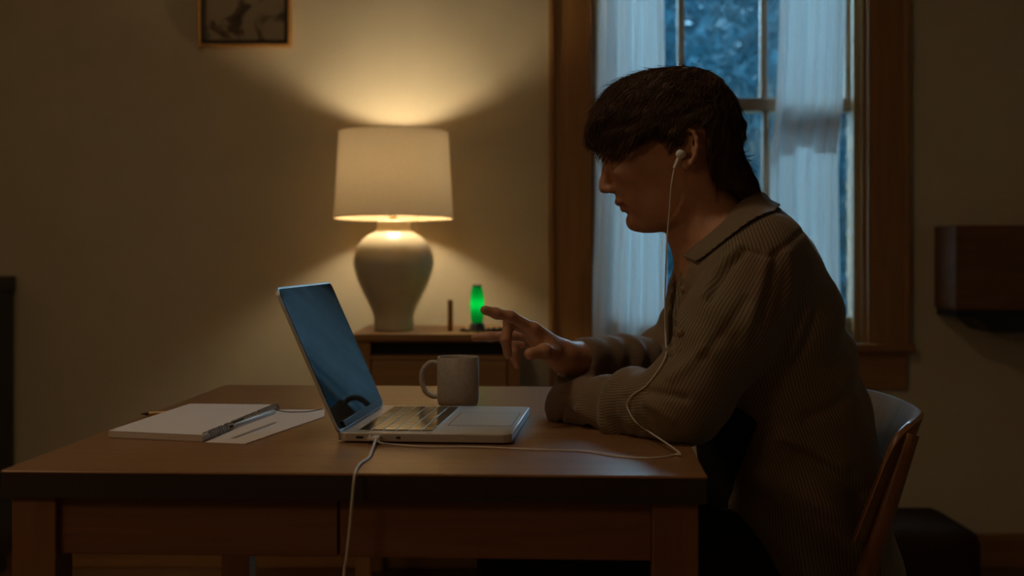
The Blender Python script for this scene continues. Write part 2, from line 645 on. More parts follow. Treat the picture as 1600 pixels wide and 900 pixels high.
# ------------------------------------------------------------------ curtains
def curtain(label, edges, folds, seed, y, amp):
    """edges: list of (py, left px, right px) down the drop"""
    r = random.Random(seed)
    root = thing('sheer_curtain', label, 'curtain', (0, 0, 0), group=None)
    base = Vector((wx(edges[-1][1] * .5 + edges[-1][2] * .5), y, wz(edges[-1][0])))
    root.location = base
    nu, nv = 150, 70
    ph = [r.uniform(0, 6) for _ in range(6)]

    def pt(u, v, off=0.0):
        py = edges[0][0] + (edges[-1][0] - edges[0][0]) * v
        l = np.interp(py, [e[0] for e in edges], [e[1] for e in edges])
        rr = np.interp(py, [e[0] for e in edges], [e[2] for e in edges])
        uu = u + .018 * math.sin(2 * PI * u * 2 + ph[0] + v * 2) + .008 * math.sin(v * 5 + ph[1])
        w_ = folds * 2 * PI * (u + .05 * math.sin(2 * PI * u + ph[2]) + .012 * math.sin(v * 4 + ph[3]))
        d = amp * (math.sin(w_) + .35 * math.sin(2 * w_ + ph[4] + v))
        d *= .75 + .4 * math.sin(3 * u + ph[5])
        s = F / y
        x = (l + (rr - l) * min(max(uu, 0), 1) - 800) / s
        z = CH - (py - HY) / s
        return Vector((x, y + d + off, z)) - base

    def sheet(u0, u1, v0, v1, a, c, off, name):
        m = MB()
        vs = [[m.bm.verts.new(pt(u0 + (u1 - u0) * i / a, v0 + (v1 - v0) * j / c, off)) for i in range(a + 1)] for j in range(c + 1)]
        for j in range(c):
            for i in range(a):
                m.bm.faces.new((vs[j][i], vs[j][i + 1], vs[j + 1][i + 1], vs[j + 1][i]))
        return m.build(name, M_sheer, root, smooth=True, angle=180)
    sheet(0, 1, 0, 1, nu, nv, 0, 'panel')
    sheet(0, 1, .985, 1, nu, 2, -.002, 'hem')
    return root, sheet, base


yc_ = WY - .012
CT = -215
r1, sh1, _ = curtain('white sheer curtain on the left side of the window, beside the lit wooden casing',
                     [(CT, 940, 1034), (0, 934, 1037), (200, 930, 1040), (380, 924, 1041), (535, 916, 1042)], 4.6, 3, yc_, .011)
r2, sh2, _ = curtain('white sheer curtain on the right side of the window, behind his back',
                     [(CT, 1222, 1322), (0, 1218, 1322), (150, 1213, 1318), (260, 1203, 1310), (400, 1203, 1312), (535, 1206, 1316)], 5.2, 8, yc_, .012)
# strips of second cloth behind the right curtain, making a darker band
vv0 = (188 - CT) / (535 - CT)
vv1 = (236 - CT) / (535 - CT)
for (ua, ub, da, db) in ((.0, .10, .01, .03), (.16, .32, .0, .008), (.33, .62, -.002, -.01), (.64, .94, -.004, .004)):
    sh2(ua, ub, vv0 + da, vv1 + db, 26, 4, .003, 'cloth_band')
b = MB().tube([(wx(900), WY - .05, 2.262), (wx(1380), WY - .05, 2.262)], .009, 12).sphere((wx(897), WY - .05, 2.262), .016).sphere((wx(1383), WY - .05, 2.262), .016)
for px in (918, 1360):
    b.box(wx(px) - .006, wx(px) + .006, WY - .06, WY - .026, 2.255, 2.27)
tag(b.build('curtain_rod', M_brass, smooth=True), 'brass rod carrying the two sheer curtains', 'curtain rod')

# two rounded pots on the window stool, behind the left curtain
for (px, h_, lab) in ((962, .085, 'dark rounded pot behind the left sheer curtain, the one nearer the casing'),
                      (1010, .078, 'dark rounded pot behind the left sheer curtain, the one nearer his chest')):
    t = thing('small_pot', lab, 'pot', ((px - 800) * (WY + .035) / F, WY + .033, OZ0 + .0045), group='pots on the windowsill')
    prof = [(0, 0), (.018, 0), (.024, .01), (.0255, h_ * .45), (.023, h_ * .8), (.015, h_ * .95), (.012, h_), (.009, h_), (.009, h_ * .8), (0, h_ * .8)]
    MB().lathe([(r * .95, z) for r, z in prof], 28, cap=False).build('body', M_pot, t, smooth=True)
    MB().lathe([(.0085, 0), (.0125, 0), (.0125, .004), (.0085, .004)], 28, (0, 0, h_ + .0005), cap=False).build('rim', M_pot, t, smooth=True)

# ------------------------------------------------------------------ outdoors
struct(MB().box(-8, 12, WY + WT + .05, 18, -.6, -.5).build('ground', M_lawn))


def shrub(label, c, rx, ry, rz_, n, seed, big=1.0):
    r = random.Random(seed)
    t = thing('shrub', label, 'shrub', (c[0], c[1], -.5), group='shrubs outside the window')
    m = MB()
    for k in range(5):
        a = r.uniform(0, 6.28)
        m.tube([(0.05 * math.cos(a), .05 * math.sin(a), 0), (.2 * rx * math.cos(a), .2 * ry * math.sin(a), c[2] * .6 + .3),
                (.6 * rx * math.cos(a), .6 * ry * math.sin(a), c[2] + .5 + .3 * rz_)], .03, 6, radii=[.05, .035, .01])
    m.build('stem', M_bark, t, smooth=True)
    lf = MB()
    for k in range(n):
        while True:
            p = Vector((r.uniform(-1, 1), r.uniform(-1, 1), r.uniform(-1, 1)))
            if .5 < p.length < 1:
                break
        p = Vector((p.x * rx, p.y * ry, c[2] + .5 + p.z * rz_))
        a = Vector((r.gauss(0, 1), r.gauss(0, 1), r.gauss(0, .6) - .5)).normalized()
        s_ = a.orthogonal().normalized()
        s_ = (Matrix.Rotation(r.uniform(0, 6.28), 3, a) @ s_)
        L = r.uniform(.06, .13) * big
        nrm = a.cross(s_)
        v = [lf.bm.verts.new(p), lf.bm.verts.new(p + a * L * .5 + s_ * L * .28 + nrm * .01), lf.bm.verts.new(p + a * L), lf.bm.verts.new(p + a * L * .5 - s_ * L * .28 + nrm * .01)]
        lf.bm.faces.new(v)
    o = lf.build('foliage', M_leaf, t)
    o['kind'] = 'stuff'
    return t


shrub('dark leafy shrub outside, seen through the middle panes', (1.55, 6.6, 1.4), .8, .6, 1.3, 3200, 3)
shrub('dark leafy shrub outside, seen through the left panes', (.35, 8.2, 1.2), 1.2, .7, 1.7, 3600, 4)
shrub('dark leafy shrub outside, seen at the right edge of the window', (3.0, 8.2, 1.1), 1.2, .7, 1.6, 3600, 5)
shrub('tall dark shrub outside, furthest back behind the other shrubs', (1.7, 10.6, 1.45), 2.6, .8, 2.15, 14000, 6, 2.2)

# ------------------------------------------------------------------ framed picture
pcx, pz0, pw, phh = wx(384.5), wz(75), (457 - 312) / sW, .40
pic = thing('framed_picture', 'small ink print in an oak box frame, hanging left of the lamp', 'picture', (pcx, WY - .0015, pz0))
fw, fd = .009, .034
M_frame = wood('frame_oak', (0.42, 0.21, 0.06), (0.56, 0.30, 0.09), 'z', 0.5)
for (x0, x1, z0, z1, mm) in ((-pw / 2, -pw / 2 + fw, 0, phh, M_frame), (pw / 2 - fw, pw / 2, 0, phh, M_frame)):
    MB().box(x0, x1, -fd, 0, z0, z1, .002).build('frame_side', mm, pic)
for (z0, z1) in ((0, fw), (phh - fw, phh)):
    MB().box(-pw / 2 + fw, pw / 2 - fw, -fd, 0, z0, z1, .002).build('frame_rail', M_frame, pic)
fi = fw + .013
il = MB()
il.box(-pw / 2 + fw, -pw / 2 + fi, -.026, -.001, fw, phh - fw).box(pw / 2 - fi, pw / 2 - fw, -.026, -.001, fw, phh - fw)
il.box(-pw / 2 + fi, pw / 2 - fi, -.026, -.001, fw, fi).box(-pw / 2 + fi, pw / 2 - fi, -.026, -.001, phh - fi, phh - fw)
il.build('inner_shade_strip', M_tedge, pic)  # dark strip standing in for shade on the frame's inner faces
fw = fi
MB().box(-pw / 2 + fw, pw / 2 - fw, -.008, -.002, fw, phh - fw).build('print', M_print, pic)
m_, nt_, b_ = nodes_of('clear_glazing')
nt_.nodes.remove(b_)
tr_ = nt_.nodes.new('ShaderNodeBsdfTransparent')
gl_ = nt_.nodes.new('ShaderNodeBsdfGlossy')
gl_.inputs['Roughness'].default_value = .03
fr_ = nt_.nodes.new('ShaderNodeFresnel')
mx3 = nt_.nodes.new('ShaderNodeMixShader')
nt_.links.new(fr_.outputs[0], mx3.inputs[0])
nt_.links.new(tr_.outputs[0], mx3.inputs[1])
nt_.links.new(gl_.outputs[0], mx3.inputs[2])
nt_.links.new(mx3.outputs[0], nt_.nodes['Material Output'].inputs[0])
M_clear = m_
MB().box(-pw / 2 + fw, pw / 2 - fw, -.014, -.012, fw, phh - fw).build('glazing', M_clear, pic)

# ------------------------------------------------------------------ bedside cabinet with the lamp
CY0 = 3.87
sC = F / CY0
CTZ = CH - (521 - HY) / sC
c0, c1 = (555 - 800) / sC, (812 - 800) / sC
cab = thing('side_cabinet', 'small oak cabinet with a dark slot above its drawer, under the lamp', 'cabinet', ((c0 + c1) / 2, CY0, 0))
hw = (c1 - c0) / 2
CD = WY - .024 - CY0
MB().box(-hw - .008, hw + .008, -.012, CD, CTZ - .022, CTZ, .004).build('top', M_cab, cab)
pw_ = .044
for sx, wd in ((-1, .044), (1, .034)):
    xa, xb = (-hw, -hw + wd) if sx < 0 else (hw - wd, hw)
    MB().box(xa, xb, 0, .04, 0, CTZ - .022, .002).build('leg', M_cabz, cab)
    MB().box(xa, xb, CD - .04, CD, 0, CTZ - .022, .002).build('leg', M_cabz, cab)
    xs = -hw + .006 if sx < 0 else hw - .018
    MB().box(xs, xs + .012, .04, CD - .04, .22, CTZ - .022).build('side_panel', M_cabz, cab)
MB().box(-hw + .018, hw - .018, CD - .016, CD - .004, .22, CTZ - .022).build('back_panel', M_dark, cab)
slot_t, slot_b = CH - (535 - HY) / sC, CH - (556 - HY) / sC
MB().box(-hw + .044, hw - .034, .002, .02, slot_t, CTZ - .022).build('rail', M_cab, cab)
MB().box(-hw + .02, hw - .02, .006, CD - .018, slot_b - .012, slot_b).build('shelf', M_cab, cab)
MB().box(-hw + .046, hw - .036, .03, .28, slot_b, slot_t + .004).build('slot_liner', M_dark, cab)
dr = MB().box(-hw + .047, hw - .037, .002, .022, .30, slot_b - .015, .002).build('drawer', M_cab, cab)
MB().sphere((0.005, -.012, .47), .013, 16).box(0, .01, -.006, .003, .465, .475).build('knob', M_brass, dr, smooth=True)
MB().box(-hw + .044, hw - .034, .004, .02, .24, .297).build('rail', M_cab, cab)

# ------------------------------------------------------------------ table lamp
LY = 4.07
sL = F / LY
LX = (615 - 800) / sL


def lz(py):
    return CH - (py - HY) / sL - CTZ


lamp = thing('table_lamp', 'lit table lamp with a cream ceramic jar base and linen drum shade', 'lamp', (LX, LY, CTZ + .0005))
prof = [(0, 0), (31, 518), (31.5, 512), (30, 505), (31, 497), (34.5, 487), (40, 476), (46.5, 463), (53, 449), (58.5, 435), (62, 421), (62.8, 412),
        (61.5, 401), (57, 389), (49, 378), (38, 370), (29.5, 366), (26.5, 363), (25.5, 357), (26.5, 351), (25.5, 349), (18, 348), (0, 348)]
prof = [(0, 0)] + [(r / sL, max(0, lz(z) - lz(518))) for r, z in prof[1:]]
MB().lathe(prof, 72, cap=False).build('jar_base', M_ceramic, lamp, smooth=True, angle=60)
zt = prof[-1][1]
MB().lathe([(0, 0), (.012, 0), (.012, .012), (.008, .016), (.008, .06), (.017, .062), (.017, .10), (.0, .10)], 24, (0, 0, zt), cap=False).build('socket', M_brass, lamp, smooth=True)
zs0, zs1 = lz(341), lz(207)
rs0, rs1 = 92.5 / sL, 85.5 / sL
sh = MB()
sh.lathe([(rs0, zs0), (rs0 + (rs1 - rs0) * .33, zs0 + (zs1 - zs0) * .33), (rs0 + (rs1 - rs0) * .66, zs0 + (zs1 - zs0) * .66), (rs1, zs1)], 96, cap=False)
shade = sh.build('shade', M_shade, lamp, smooth=True)
for (r_, z_) in ((rs0, zs0), (rs1, zs1)):
    MB().tube([(r_ * math.cos(2 * PI * k / 72), r_ * math.sin(2 * PI * k / 72), z_) for k in range(73)], .0022, 6, cap=False).build('shade_ring', M_shade, shade, smooth=True)
hc_ = Vector((0, 0, (zs0 + zs1) / 2))
shade.rotation_euler = (-.028, 0, 0)   # the shade sits a little askew
shade.location = hc_ - Matrix.Rotation(-.028, 3, 'X') @ hc_
sp = MB()
for k in range(3):
    a = 2 * PI * k / 3 + .5
    sp.tube([(.012 * math.cos(a), .012 * math.sin(a), zs1 - .012), (rs1 * math.cos(a), rs1 * math.sin(a), zs1 - .004)], .0015, 6)
for sgn in (-1, 1):
    sp.tube(spline([(sgn * .012, 0, zt + .062), (sgn * .05, 0, zt + .11), (sgn * .052, 0, zs1 - .08), (sgn * .01, 0, zs1 - .014), (0, 0, zs1 - .012)], 6), .0016, 6)
sp.sphere((0, 0, zs1 - .004), .009, 12)
sp.build('harp', M_brass, lamp, smooth=True)
BZ = 1.262 - CTZ
m_bulb = mat('lamp_bulb_glass', (1, .9, .7), .4, emit=(1.0, .72, .36), estr=40)
MB().lathe([(0, -.055), (.013, -.055), (.014, -.03), (.027, -.005), (.030, .012), (.024, .03), (.010, .039), (0, .041)], 28, (0, 0, BZ), cap=False).build('bulb', m_bulb, lamp, smooth=True)
ch = MB()
for k in range(22):
    ch.sphere((.073, -.02, zs0 + .03 - k * .0042), .0019, 6)
ch.sphere((.073, -.02, zs0 + .03 - 22 * .0042 - .003), .0042, 10, (1, 1, 1.7))
ch.tube([(.017, 0, zt + .09), (.073, -.02, zs0 + .031)], .0012, 6)
ch.build('pull_chain', M_brass, lamp, smooth=True)
bl = light('table_lamp_light', 'POINT', (0, 0, BZ + .035), LAMP_W, (1.0, .85, .57), .034)
bl.parent = lamp
bl.location = (0, 0, BZ + .006)

# ------------------------------------------------------------------ small things on the cabinet
sS = F / 3.98
stx = (703.5 - 800) / sS
t = MB().lathe([(0, 0), (.0078, 0), (.0078, .09), (.006, .092), (0, .092)], 20, cap=False).build('wooden_peg', wood('peg_wood', (.22, .09, .03), (.3, .13, .045), 'z'), smooth=True, loc=(stx, 3.98, CTZ + .0005))
tag(t, 'thin brown wooden peg standing upright between the lamp and the green light', 'peg')

gx = (745.5 - 800) / sS
gl = thing('green_lamp', 'small glowing green glass lamp on a dark round base', 'lamp', (gx, 3.98, CTZ + .0005))
MB().lathe([(0, 0), (.024, 0), (.025, .006), (.022, .018), (.017, .024), (.0, .024)], 32, cap=False).build('base', M_black, gl, smooth=True)
gz = .0245
gp = [(0, 0), (.0165, 0), (.019, .012), (.021, .032), (.0215, .055), (.0205, .078), (.017, .098), (.0135, .107), (0, .109)]
mg, ntg, bgp = nodes_of('green_lamp_glass')
ntg.nodes.remove(bgp)
tg = ntg.nodes.new('ShaderNodeBsdfTranslucent')
tg.inputs[0].default_value = (.005, .50, .14, 1)
dg = ntg.nodes.new('ShaderNodeBsdfDiffuse')
dg.inputs[0].default_value = (.01, .5, .14, 1)
eg = ntg.nodes.new('ShaderNodeEmission')
eg.inputs[0].default_value = (.0, .42, .10, 1)
eg.inputs[1].default_value = .03
mg1 = ntg.nodes.new('ShaderNodeMixShader')
mg1.inputs[0].default_value = .7
ntg.links.new(dg.outputs[0], mg1.inputs[1])
ntg.links.new(tg.outputs[0], mg1.inputs[2])
ag = ntg.nodes.new('ShaderNodeAddShader')
ntg.links.new(mg1.outputs[0], ag.inputs[0])
ntg.links.new(eg.outputs[0], ag.inputs[1])
ntg.links.new(ag.outputs[0], ntg.nodes['Material Output'].inputs[0])
MB().lathe(gp, 32, (0, 0, gz), cap=False).build('glass', mg, gl, smooth=True)
MB().lathe([(0, .107), (.0135, .107), (.0135, .112), (0, .112)], 24, (0, 0, gz), cap=False).build('cap', M_black, gl, smooth=True)
gb = light('green_lamp_light', 'POINT', (0, 0, 0), .030, (.12, 1.0, .35), .006)
gb.parent = gl
gb.location = (0, 0, gz + .055)
# coil of dark beads
bd = thing('bead_string', 'string of dark beads heaped around the foot of the green lamp', 'beads', (gx, 3.95, CTZ + .0005))
rr_ = random.Random(5)
bm_ = MB()
path = [(-.045, -.015), (-.03, -.03), (-.01, -.034), (.012, -.034), (.03, -.026), (.045, -.012), (.06, -.02), (.074, -.012), (.082, .004), (.07, .014), (.055, .006), (.046, .012)]
sp_ = spline([(x, y, 0) for x, y in path], 4)
first = None
for k, p in enumerate(sp_[::1]):
    o = MB().sphere((0, 0, 0), .0046, 10).build('bead', M_black, bd, smooth=True) if first is None else first.copy()
    if first is None:
        first = o
    else:
        COL.objects.link(o)
    o.location = (p.x, p.y, .0046 + (.004 if k % 5 == 2 else 0))
MB().tube([(p.x, p.y, .0052) for p in sp_], .0012, 5).build('thread', M_black, bd)

# ------------------------------------------------------------------ left: black cabinet, right: mantel and ottoman
bY = 4.285
sB = F / bY
bx1, bz1 = (22 - 800) / sB, CH - (431 - HY) / sB
t = thing('black_cabinet', 'tall black cabinet with an overhanging top at the left edge of the room', 'cabinet', (bx1 - .3, bY - .40, 0))
MB().box(-.3, .3, 0, .40, .06, bz1 - .048, .003).build('carcass', M_black, t)
MB().box(-.312, .306, -.012, .402, bz1 - .048, bz1, .004).build('top', M_black, t)
MB().box(-.28, .28, .02, .38, 0, .06).build('plinth', M_black, t)
for k in range(2):
    d_ = MB().box(-.295 + k * .298, -.003 + k * .298, -.012, -.0005, .08, bz1 - .06, .002).build('door', M_black, t)
    MB().sphere((-.03 + k * .06, -.022, .5), .011, 12).build('knob', M_brass, d_, smooth=True)

mY = 4.10
sM = F / mY
mx0 = (1493 - 800) / sM
mz0, mz1 = CH - (485 - HY) / sM, CH - (352 - HY) / sM
t = thing('mantel_shelf', 'thick dark wooden mantel beam with a black corbel on the wall right of the window', 'mantel', (mx0, mY, mz0))
MB().box(0, RX1 - mx0 - .003, 0, WY - mY - .002, 0, mz1 - mz0, .004).build('beam', M_mantel, t)
m = MB()
pr = [(.008, 0), (.008, -.022), (.03, -.024), (.055, -.027), (.078, -.034), (.095, -.05), (.11, -.064), (.13, -.07), (RX1 - mx0 - .004, -.07), (RX1 - mx0 - .004, 0)]
a = [m.bm.verts.new((x, .01, z - .001)) for x, z in pr]
c = [m.bm.verts.new((x, WY - mY - .002, z - .001)) for x, z in pr]
m.bm.faces.new(a)
m.bm.faces.new(list(reversed(c)))
for k in range(len(pr)):
    k2 = (k + 1) % len(pr)
    m.bm.faces.new((a[k], a[k2], c[k2], c[k]))
m.build('corbel', M_black, t)

oY = 3.7
sO = F / oY
ox0, ox1 = (1360 - 800) / sO, (1545 - 800) / sO
oz1 = CH - (834 - HY) / sO
t = thing('ottoman', 'low dark brown leather ottoman on the floor beneath the mantel', 'ottoman', ((ox0 + ox1) / 2, oY + .22, 0))
hwo = (ox1 - ox0) / 2
MB().box(-hwo, hwo, -.2, .2, .035, oz1, .045).build('cushion', M_ottoman, t, smooth=True, angle=60)
for sx in (-1, 1):
    for sy in (-1, 1):
        MB().box(sx * (hwo - .05) - .015, sx * (hwo - .05) + .015, sy * .14 - .015, sy * .14 + .015, 0, .036).build('foot', M_black, t)

# ------------------------------------------------------------------ the table
TA = math.radians(-3.0)
TW, TD = .868, 1.045
TC = Vector((-.171, 2.158, 0))
table = thing('dining_table', 'square brown wooden dining table with a dark edge and thick legs', 'table', TC, TA)
hx, hy = TW / 2, TD / 2
TT = .034
MB().box(-hx, hx, -hy, hy, TZ - .004, TZ, .0018).build('tabletop', M_table, table)
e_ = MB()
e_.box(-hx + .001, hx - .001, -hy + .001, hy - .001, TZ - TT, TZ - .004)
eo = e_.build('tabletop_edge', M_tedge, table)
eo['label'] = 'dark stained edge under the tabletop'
lw = .056
az1 = TZ - TT
az0 = az1 - .073
lo = .010
for sx in (-1, 1):
    for sy in (-1, 1):
        x0 = sx * (hx - lo - lw / 2)
        y0 = sy * (hy - lo - lw / 2)
        MB().box(x0 - lw / 2, x0 + lw / 2, y0 - lw / 2, y0 + lw / 2, 0, az1, .002).build('leg', M_tleg, table)
ai = .020
seam = -.172 + (563 - 563) * 0
sx_ = P(563, 830, 1.66).x - TC.x
x0, x1 = -hx + lo + lw, hx - lo - lw
MB().box(x0, sx_ - .0015, -hy + ai, -hy + ai + .022, az0, az1, .0015).build('apron', M_tapr, table)
MB().box(sx_ + .0015, x1, -hy + ai, -hy + ai + .022, az0, az1, .0015).build('apron', M_tapr, table)
MB().box(x0, x1, hy - ai - .022, hy - ai, az0, az1, .0015).build('apron', M_tapr, table)
for sx in (-1, 1):
    xa = sx * (hx - ai - .011)
    MB().box(xa - .011, xa + .011, -hy + lo + lw, hy - lo - lw, az0, az1, .0015).build('apron', M_tapr, table)

# ------------------------------------------------------------------ laptop
LA = math.radians(-5.3)
lap = thing('laptop', 'open grey aluminium laptop with a black screen on the table', 'laptop', (-.247, 1.893, TZ), LA)
LD, LW = .247, .335


def round_rect(x0, x1, y0, y1, r, n=6):
    out = []
    for (cx, cy, a0) in ((x1 - r, y1 - r, 0), (x0 + r, y1 - r, PI / 2), (x0 + r, y0 + r, PI), (x1 - r, y0 + r, 1.5 * PI)):
        for k in range(n + 1):
            a = a0 + PI / 2 * k / n
            out.append((cx + r * math.cos(a), cy + r * math.sin(a)))
    return out


m = MB().prism(round_rect(0, LD, 0, LW, .013), .0025, .0145)
lbase = m.build('base', M_alu, lap)
bv = lbase.modifiers.new('bevel', 'BEVEL')
bv.width = .0012
bv.segments = 2
bv.limit_method = 'ANGLE'
for (x, y) in ((.02, .02), (LD - .02, .02), (.02, LW - .02), (LD - .02, LW - .02)):
    MB().lathe([(0, 0), (.006, 0), (.007, .0028), (0, .0028)], 16, (x, y, 0), cap=False).build('rubber_foot', M_rubber, lbase)
# keyboard: six rows of keys, each key its own piece
ku0, ku1, kv0, kv1 = .026, .134, .026, LW - .026
MB().box(ku0 - .002, ku1 + .002, kv0 - .002, kv1 + .002, .0146, .0149).build('keyboard_deck', M_alu, lbase)
rows = 6
pu = (ku1 - ku0) / rows
keymesh = {}
nkey = 0
for r in range(rows):
    if r < 5:
        widths = {0: [1] * 14, 1: [1] * 13 + [1.5], 2: [1.5] + [1] * 13, 3: [1.8] + [1] * 11 + [1.8], 4: [2.3] + [1] * 10 + [2.3]}[r]
    else:
        widths = [1, 1, 1, 1.25, 5.2, 1.25, 1, 1, 1, 1]
    tot = sum(widths)
    v = kv0
    for wd in widths:
        dv = (kv1 - kv0) * wd / tot
        key = round(dv, 4)
        if key not in keymesh:
            q = MB().box(-pu / 2 + .0013, pu / 2 - .0013, -dv / 2 + .0013, dv / 2 - .0013, 0, .0012, .0004)
            o = q.build('key', M_key, lbase)
            keymesh[key] = o.data
        else:
            o = bpy.data.objects.new('key', keymesh[key])
            COL.objects.link(o)
            o.parent = lbase
        o.location = (ku0 + pu * (r + .5), v + dv / 2, .0149)
        v += dv
tp = MB().box(.146, .238, .09, LW - .09, .01455, .01475, 0).build('trackpad', mat('trackpad_glass', (.64, .65, .67), .38, 1.0), lbase)
tg_ = MB()
for (x0, x1, y0, y1) in ((.145, .239, .0893, .0901), (.145, .239, LW - .0901, LW - .0893), (.145, .1458, .0893, LW - .0893), (.2382, .239, .0893, LW - .0893)):
    tg_.box(x0, x1, y0, y1, .0146, .01478)
tg_.build('trackpad_groove', M_rubber, lbase)
for k, (x, wd) in enumerate(((.028, .010), (.044, .010), (.085, .006))):
    MB().box(x, x + wd, -.0006, .0004, .0065, .0098).build('port', M_rubber, lbase)
# lid
tilt = math.radians(24)
LL = .2225
lid = MB().prism([(x, y) for x, y in round_rect(0, LL, 0, LW, .011)], 0, .0045).build('lid', M_alu, lap)
lid.location = (.004, 0, .0150)
# local x of the lid runs up along the lid; its +z face looks back, its -z face is the screen side
lid.rotation_euler = (0, -(PI / 2 + tilt), 0)
sc_ = MB().prism(round_rect(.003, LL - .003, .003, LW - .003, .009), -.0009, -.0002).build('screen', M_screen, lid)
MB().box(.002, .012, .03, LW - .03, -.004, .0035, .001).build('hinge', M_rubber, lid)

# ------------------------------------------------------------------ mug
sMg = F / 2.31
mug = thing('mug', 'plain grey stoneware mug on the table behind the laptop', 'mug', (-.0936, 2.335, TZ + .0003))
R_, H_ = 33.2 / sMg, 78 / sMg
MB().lathe([(0, .002), (R_ * .82, 0), (R_ * .93, .003), (R_ * .985, .009), (R_, .02), (R_, H_ - .003), (R_ - .0012, H_), (R_ - .0038, H_ - .0005), (R_ - .0045, H_ - .004),
            (R_ - .0045, .02), (R_ - .01, .008), (0, .0065)], 64, cap=False).build('body', M_mug, mug, smooth=True, angle=50)
hp = spline([(-R_ + .003, 0, H_ * .865), (-R_ - .012, 0, H_ * .875), (-R_ - .0245, 0, H_ * .72), (-R_ - .0265, 0, H_ * .5), (-R_ - .020, 0, H_ * .30), (-R_ - .009, 0, H_ * .205), (-R_ + .003, 0, H_ * .19)], 6)
MB().tube(hp, .0046, 14).build('handle', M_mug, mug, smooth=True, angle=80)

# ------------------------------------------------------------------ notebook, pen, pencil
nb = thing('spiral_notebook', 'open spiral notebook with thick white pad and folded-out sheet, left of the laptop', 'notebook', on_table(316, 690))
o0 = on_table(316, 690)


def tb(px, py, z=TZ):
    q = on_table(px, py)
    return (q.x - o0.x, q.y - o0.y)


A_ = tb(170, 684)
B_ = tb(316, 691)
C_ = tb(431, 641.5)
D_ = tb(297, 640)
pad = MB()
nl = 9
for k in range(nl):
    j = .0006 * math.sin(k * 2.1)
    pad.prism([(x + j, y + j * .6) for x, y in (A_, B_, C_, D_)], .0006 + k * .0011, .0006 + k * .0011 + .00095)
pad.build('page_stack', M_paper, nb)
MB().prism([tb(321, 692), tb(383, 694.5), tb(507, 651.5), tb(507, 641), tb(437, 641)], .0003, .0012).build('loose_sheet', M_paper, nb)
co = MB()
bx, by = Vector((*B_, 0)), Vector((*C_, 0))
axis = (by - bx)
L_ = axis.length
ax = axis.normalized()
side = Vector((-ax.y, ax.x, 0))
N = 34
pts = []
for k in range(N * 8 + 1):
    a = 2 * PI * k / 8
    pts.append(bx + ax * (L_ * (.02 + .96 * k / (N * 8))) + side * (-.003 + .0062 * math.cos(a)) + Vector((0, 0, .0073 + .0062 * math.sin(a))))
co.tube(pts, .0009, 5)
co.build('spiral_wire', M_wire, nb, smooth=True)
rb = [Vector((*tb(430, 650), .011)), Vector((*tb(445, 647), .004)), Vector((*tb(462, 645.5), .002)), Vector((*tb(482, 644.8), .002)), Vector((*tb(503, 641), .002))]
MB().tube(spline(rb, 6), .0008, 5).build('bookmark_cord', M_rubber, nb)
pen = thing('pen', 'grey ballpoint pen resting along the spiral of the notebook', 'pen', on_table(366, 668) + Vector((0, 0, .0)))
pA, pB = on_table(363, 666, TZ + .0185), on_table(429, 643, TZ + .0185)
oP = pen.location
d_ = (pB - pA)
MB().tube([pA - oP, pA - oP + d_ * .08, pA - oP + d_ * .95, pB - oP], .0042, 12, radii=[.0036, .0044, .0044, .003]).build('barrel', M_pen, pen, smooth=True)
MB().tube([pA - oP + d_ * .02 + Vector((0, 0, .005)), pA - oP + d_ * .25 + Vector((0, 0, .0055))], .0012, 6).build('clip', M_rubber, pen)
MB().tube([pA - oP - d_.normalized() * .006, pA - oP], .002, 8).build('push_button', M_rubber, pen)
qa, qb = on_table(232, 646.5, TZ + .0036), on_table(274, 645, TZ + .0036)
pn = thing('pencil', 'yellow pencil lying at the left edge of the table behind the notebook', 'pencil', qa)
MB().tube([(0, 0, 0), (qb - qa)], .0035, 6).build('shaft', M_pencil, pn)
MB().tube([(0, 0, 0), -(qb - qa).normalized() * .012], .003, 6, radii=[.0034, .0006]).build('tip', M_tedge, pn)

# ------------------------------------------------------------------ SDF modelling for the figure
BIG = 1.0


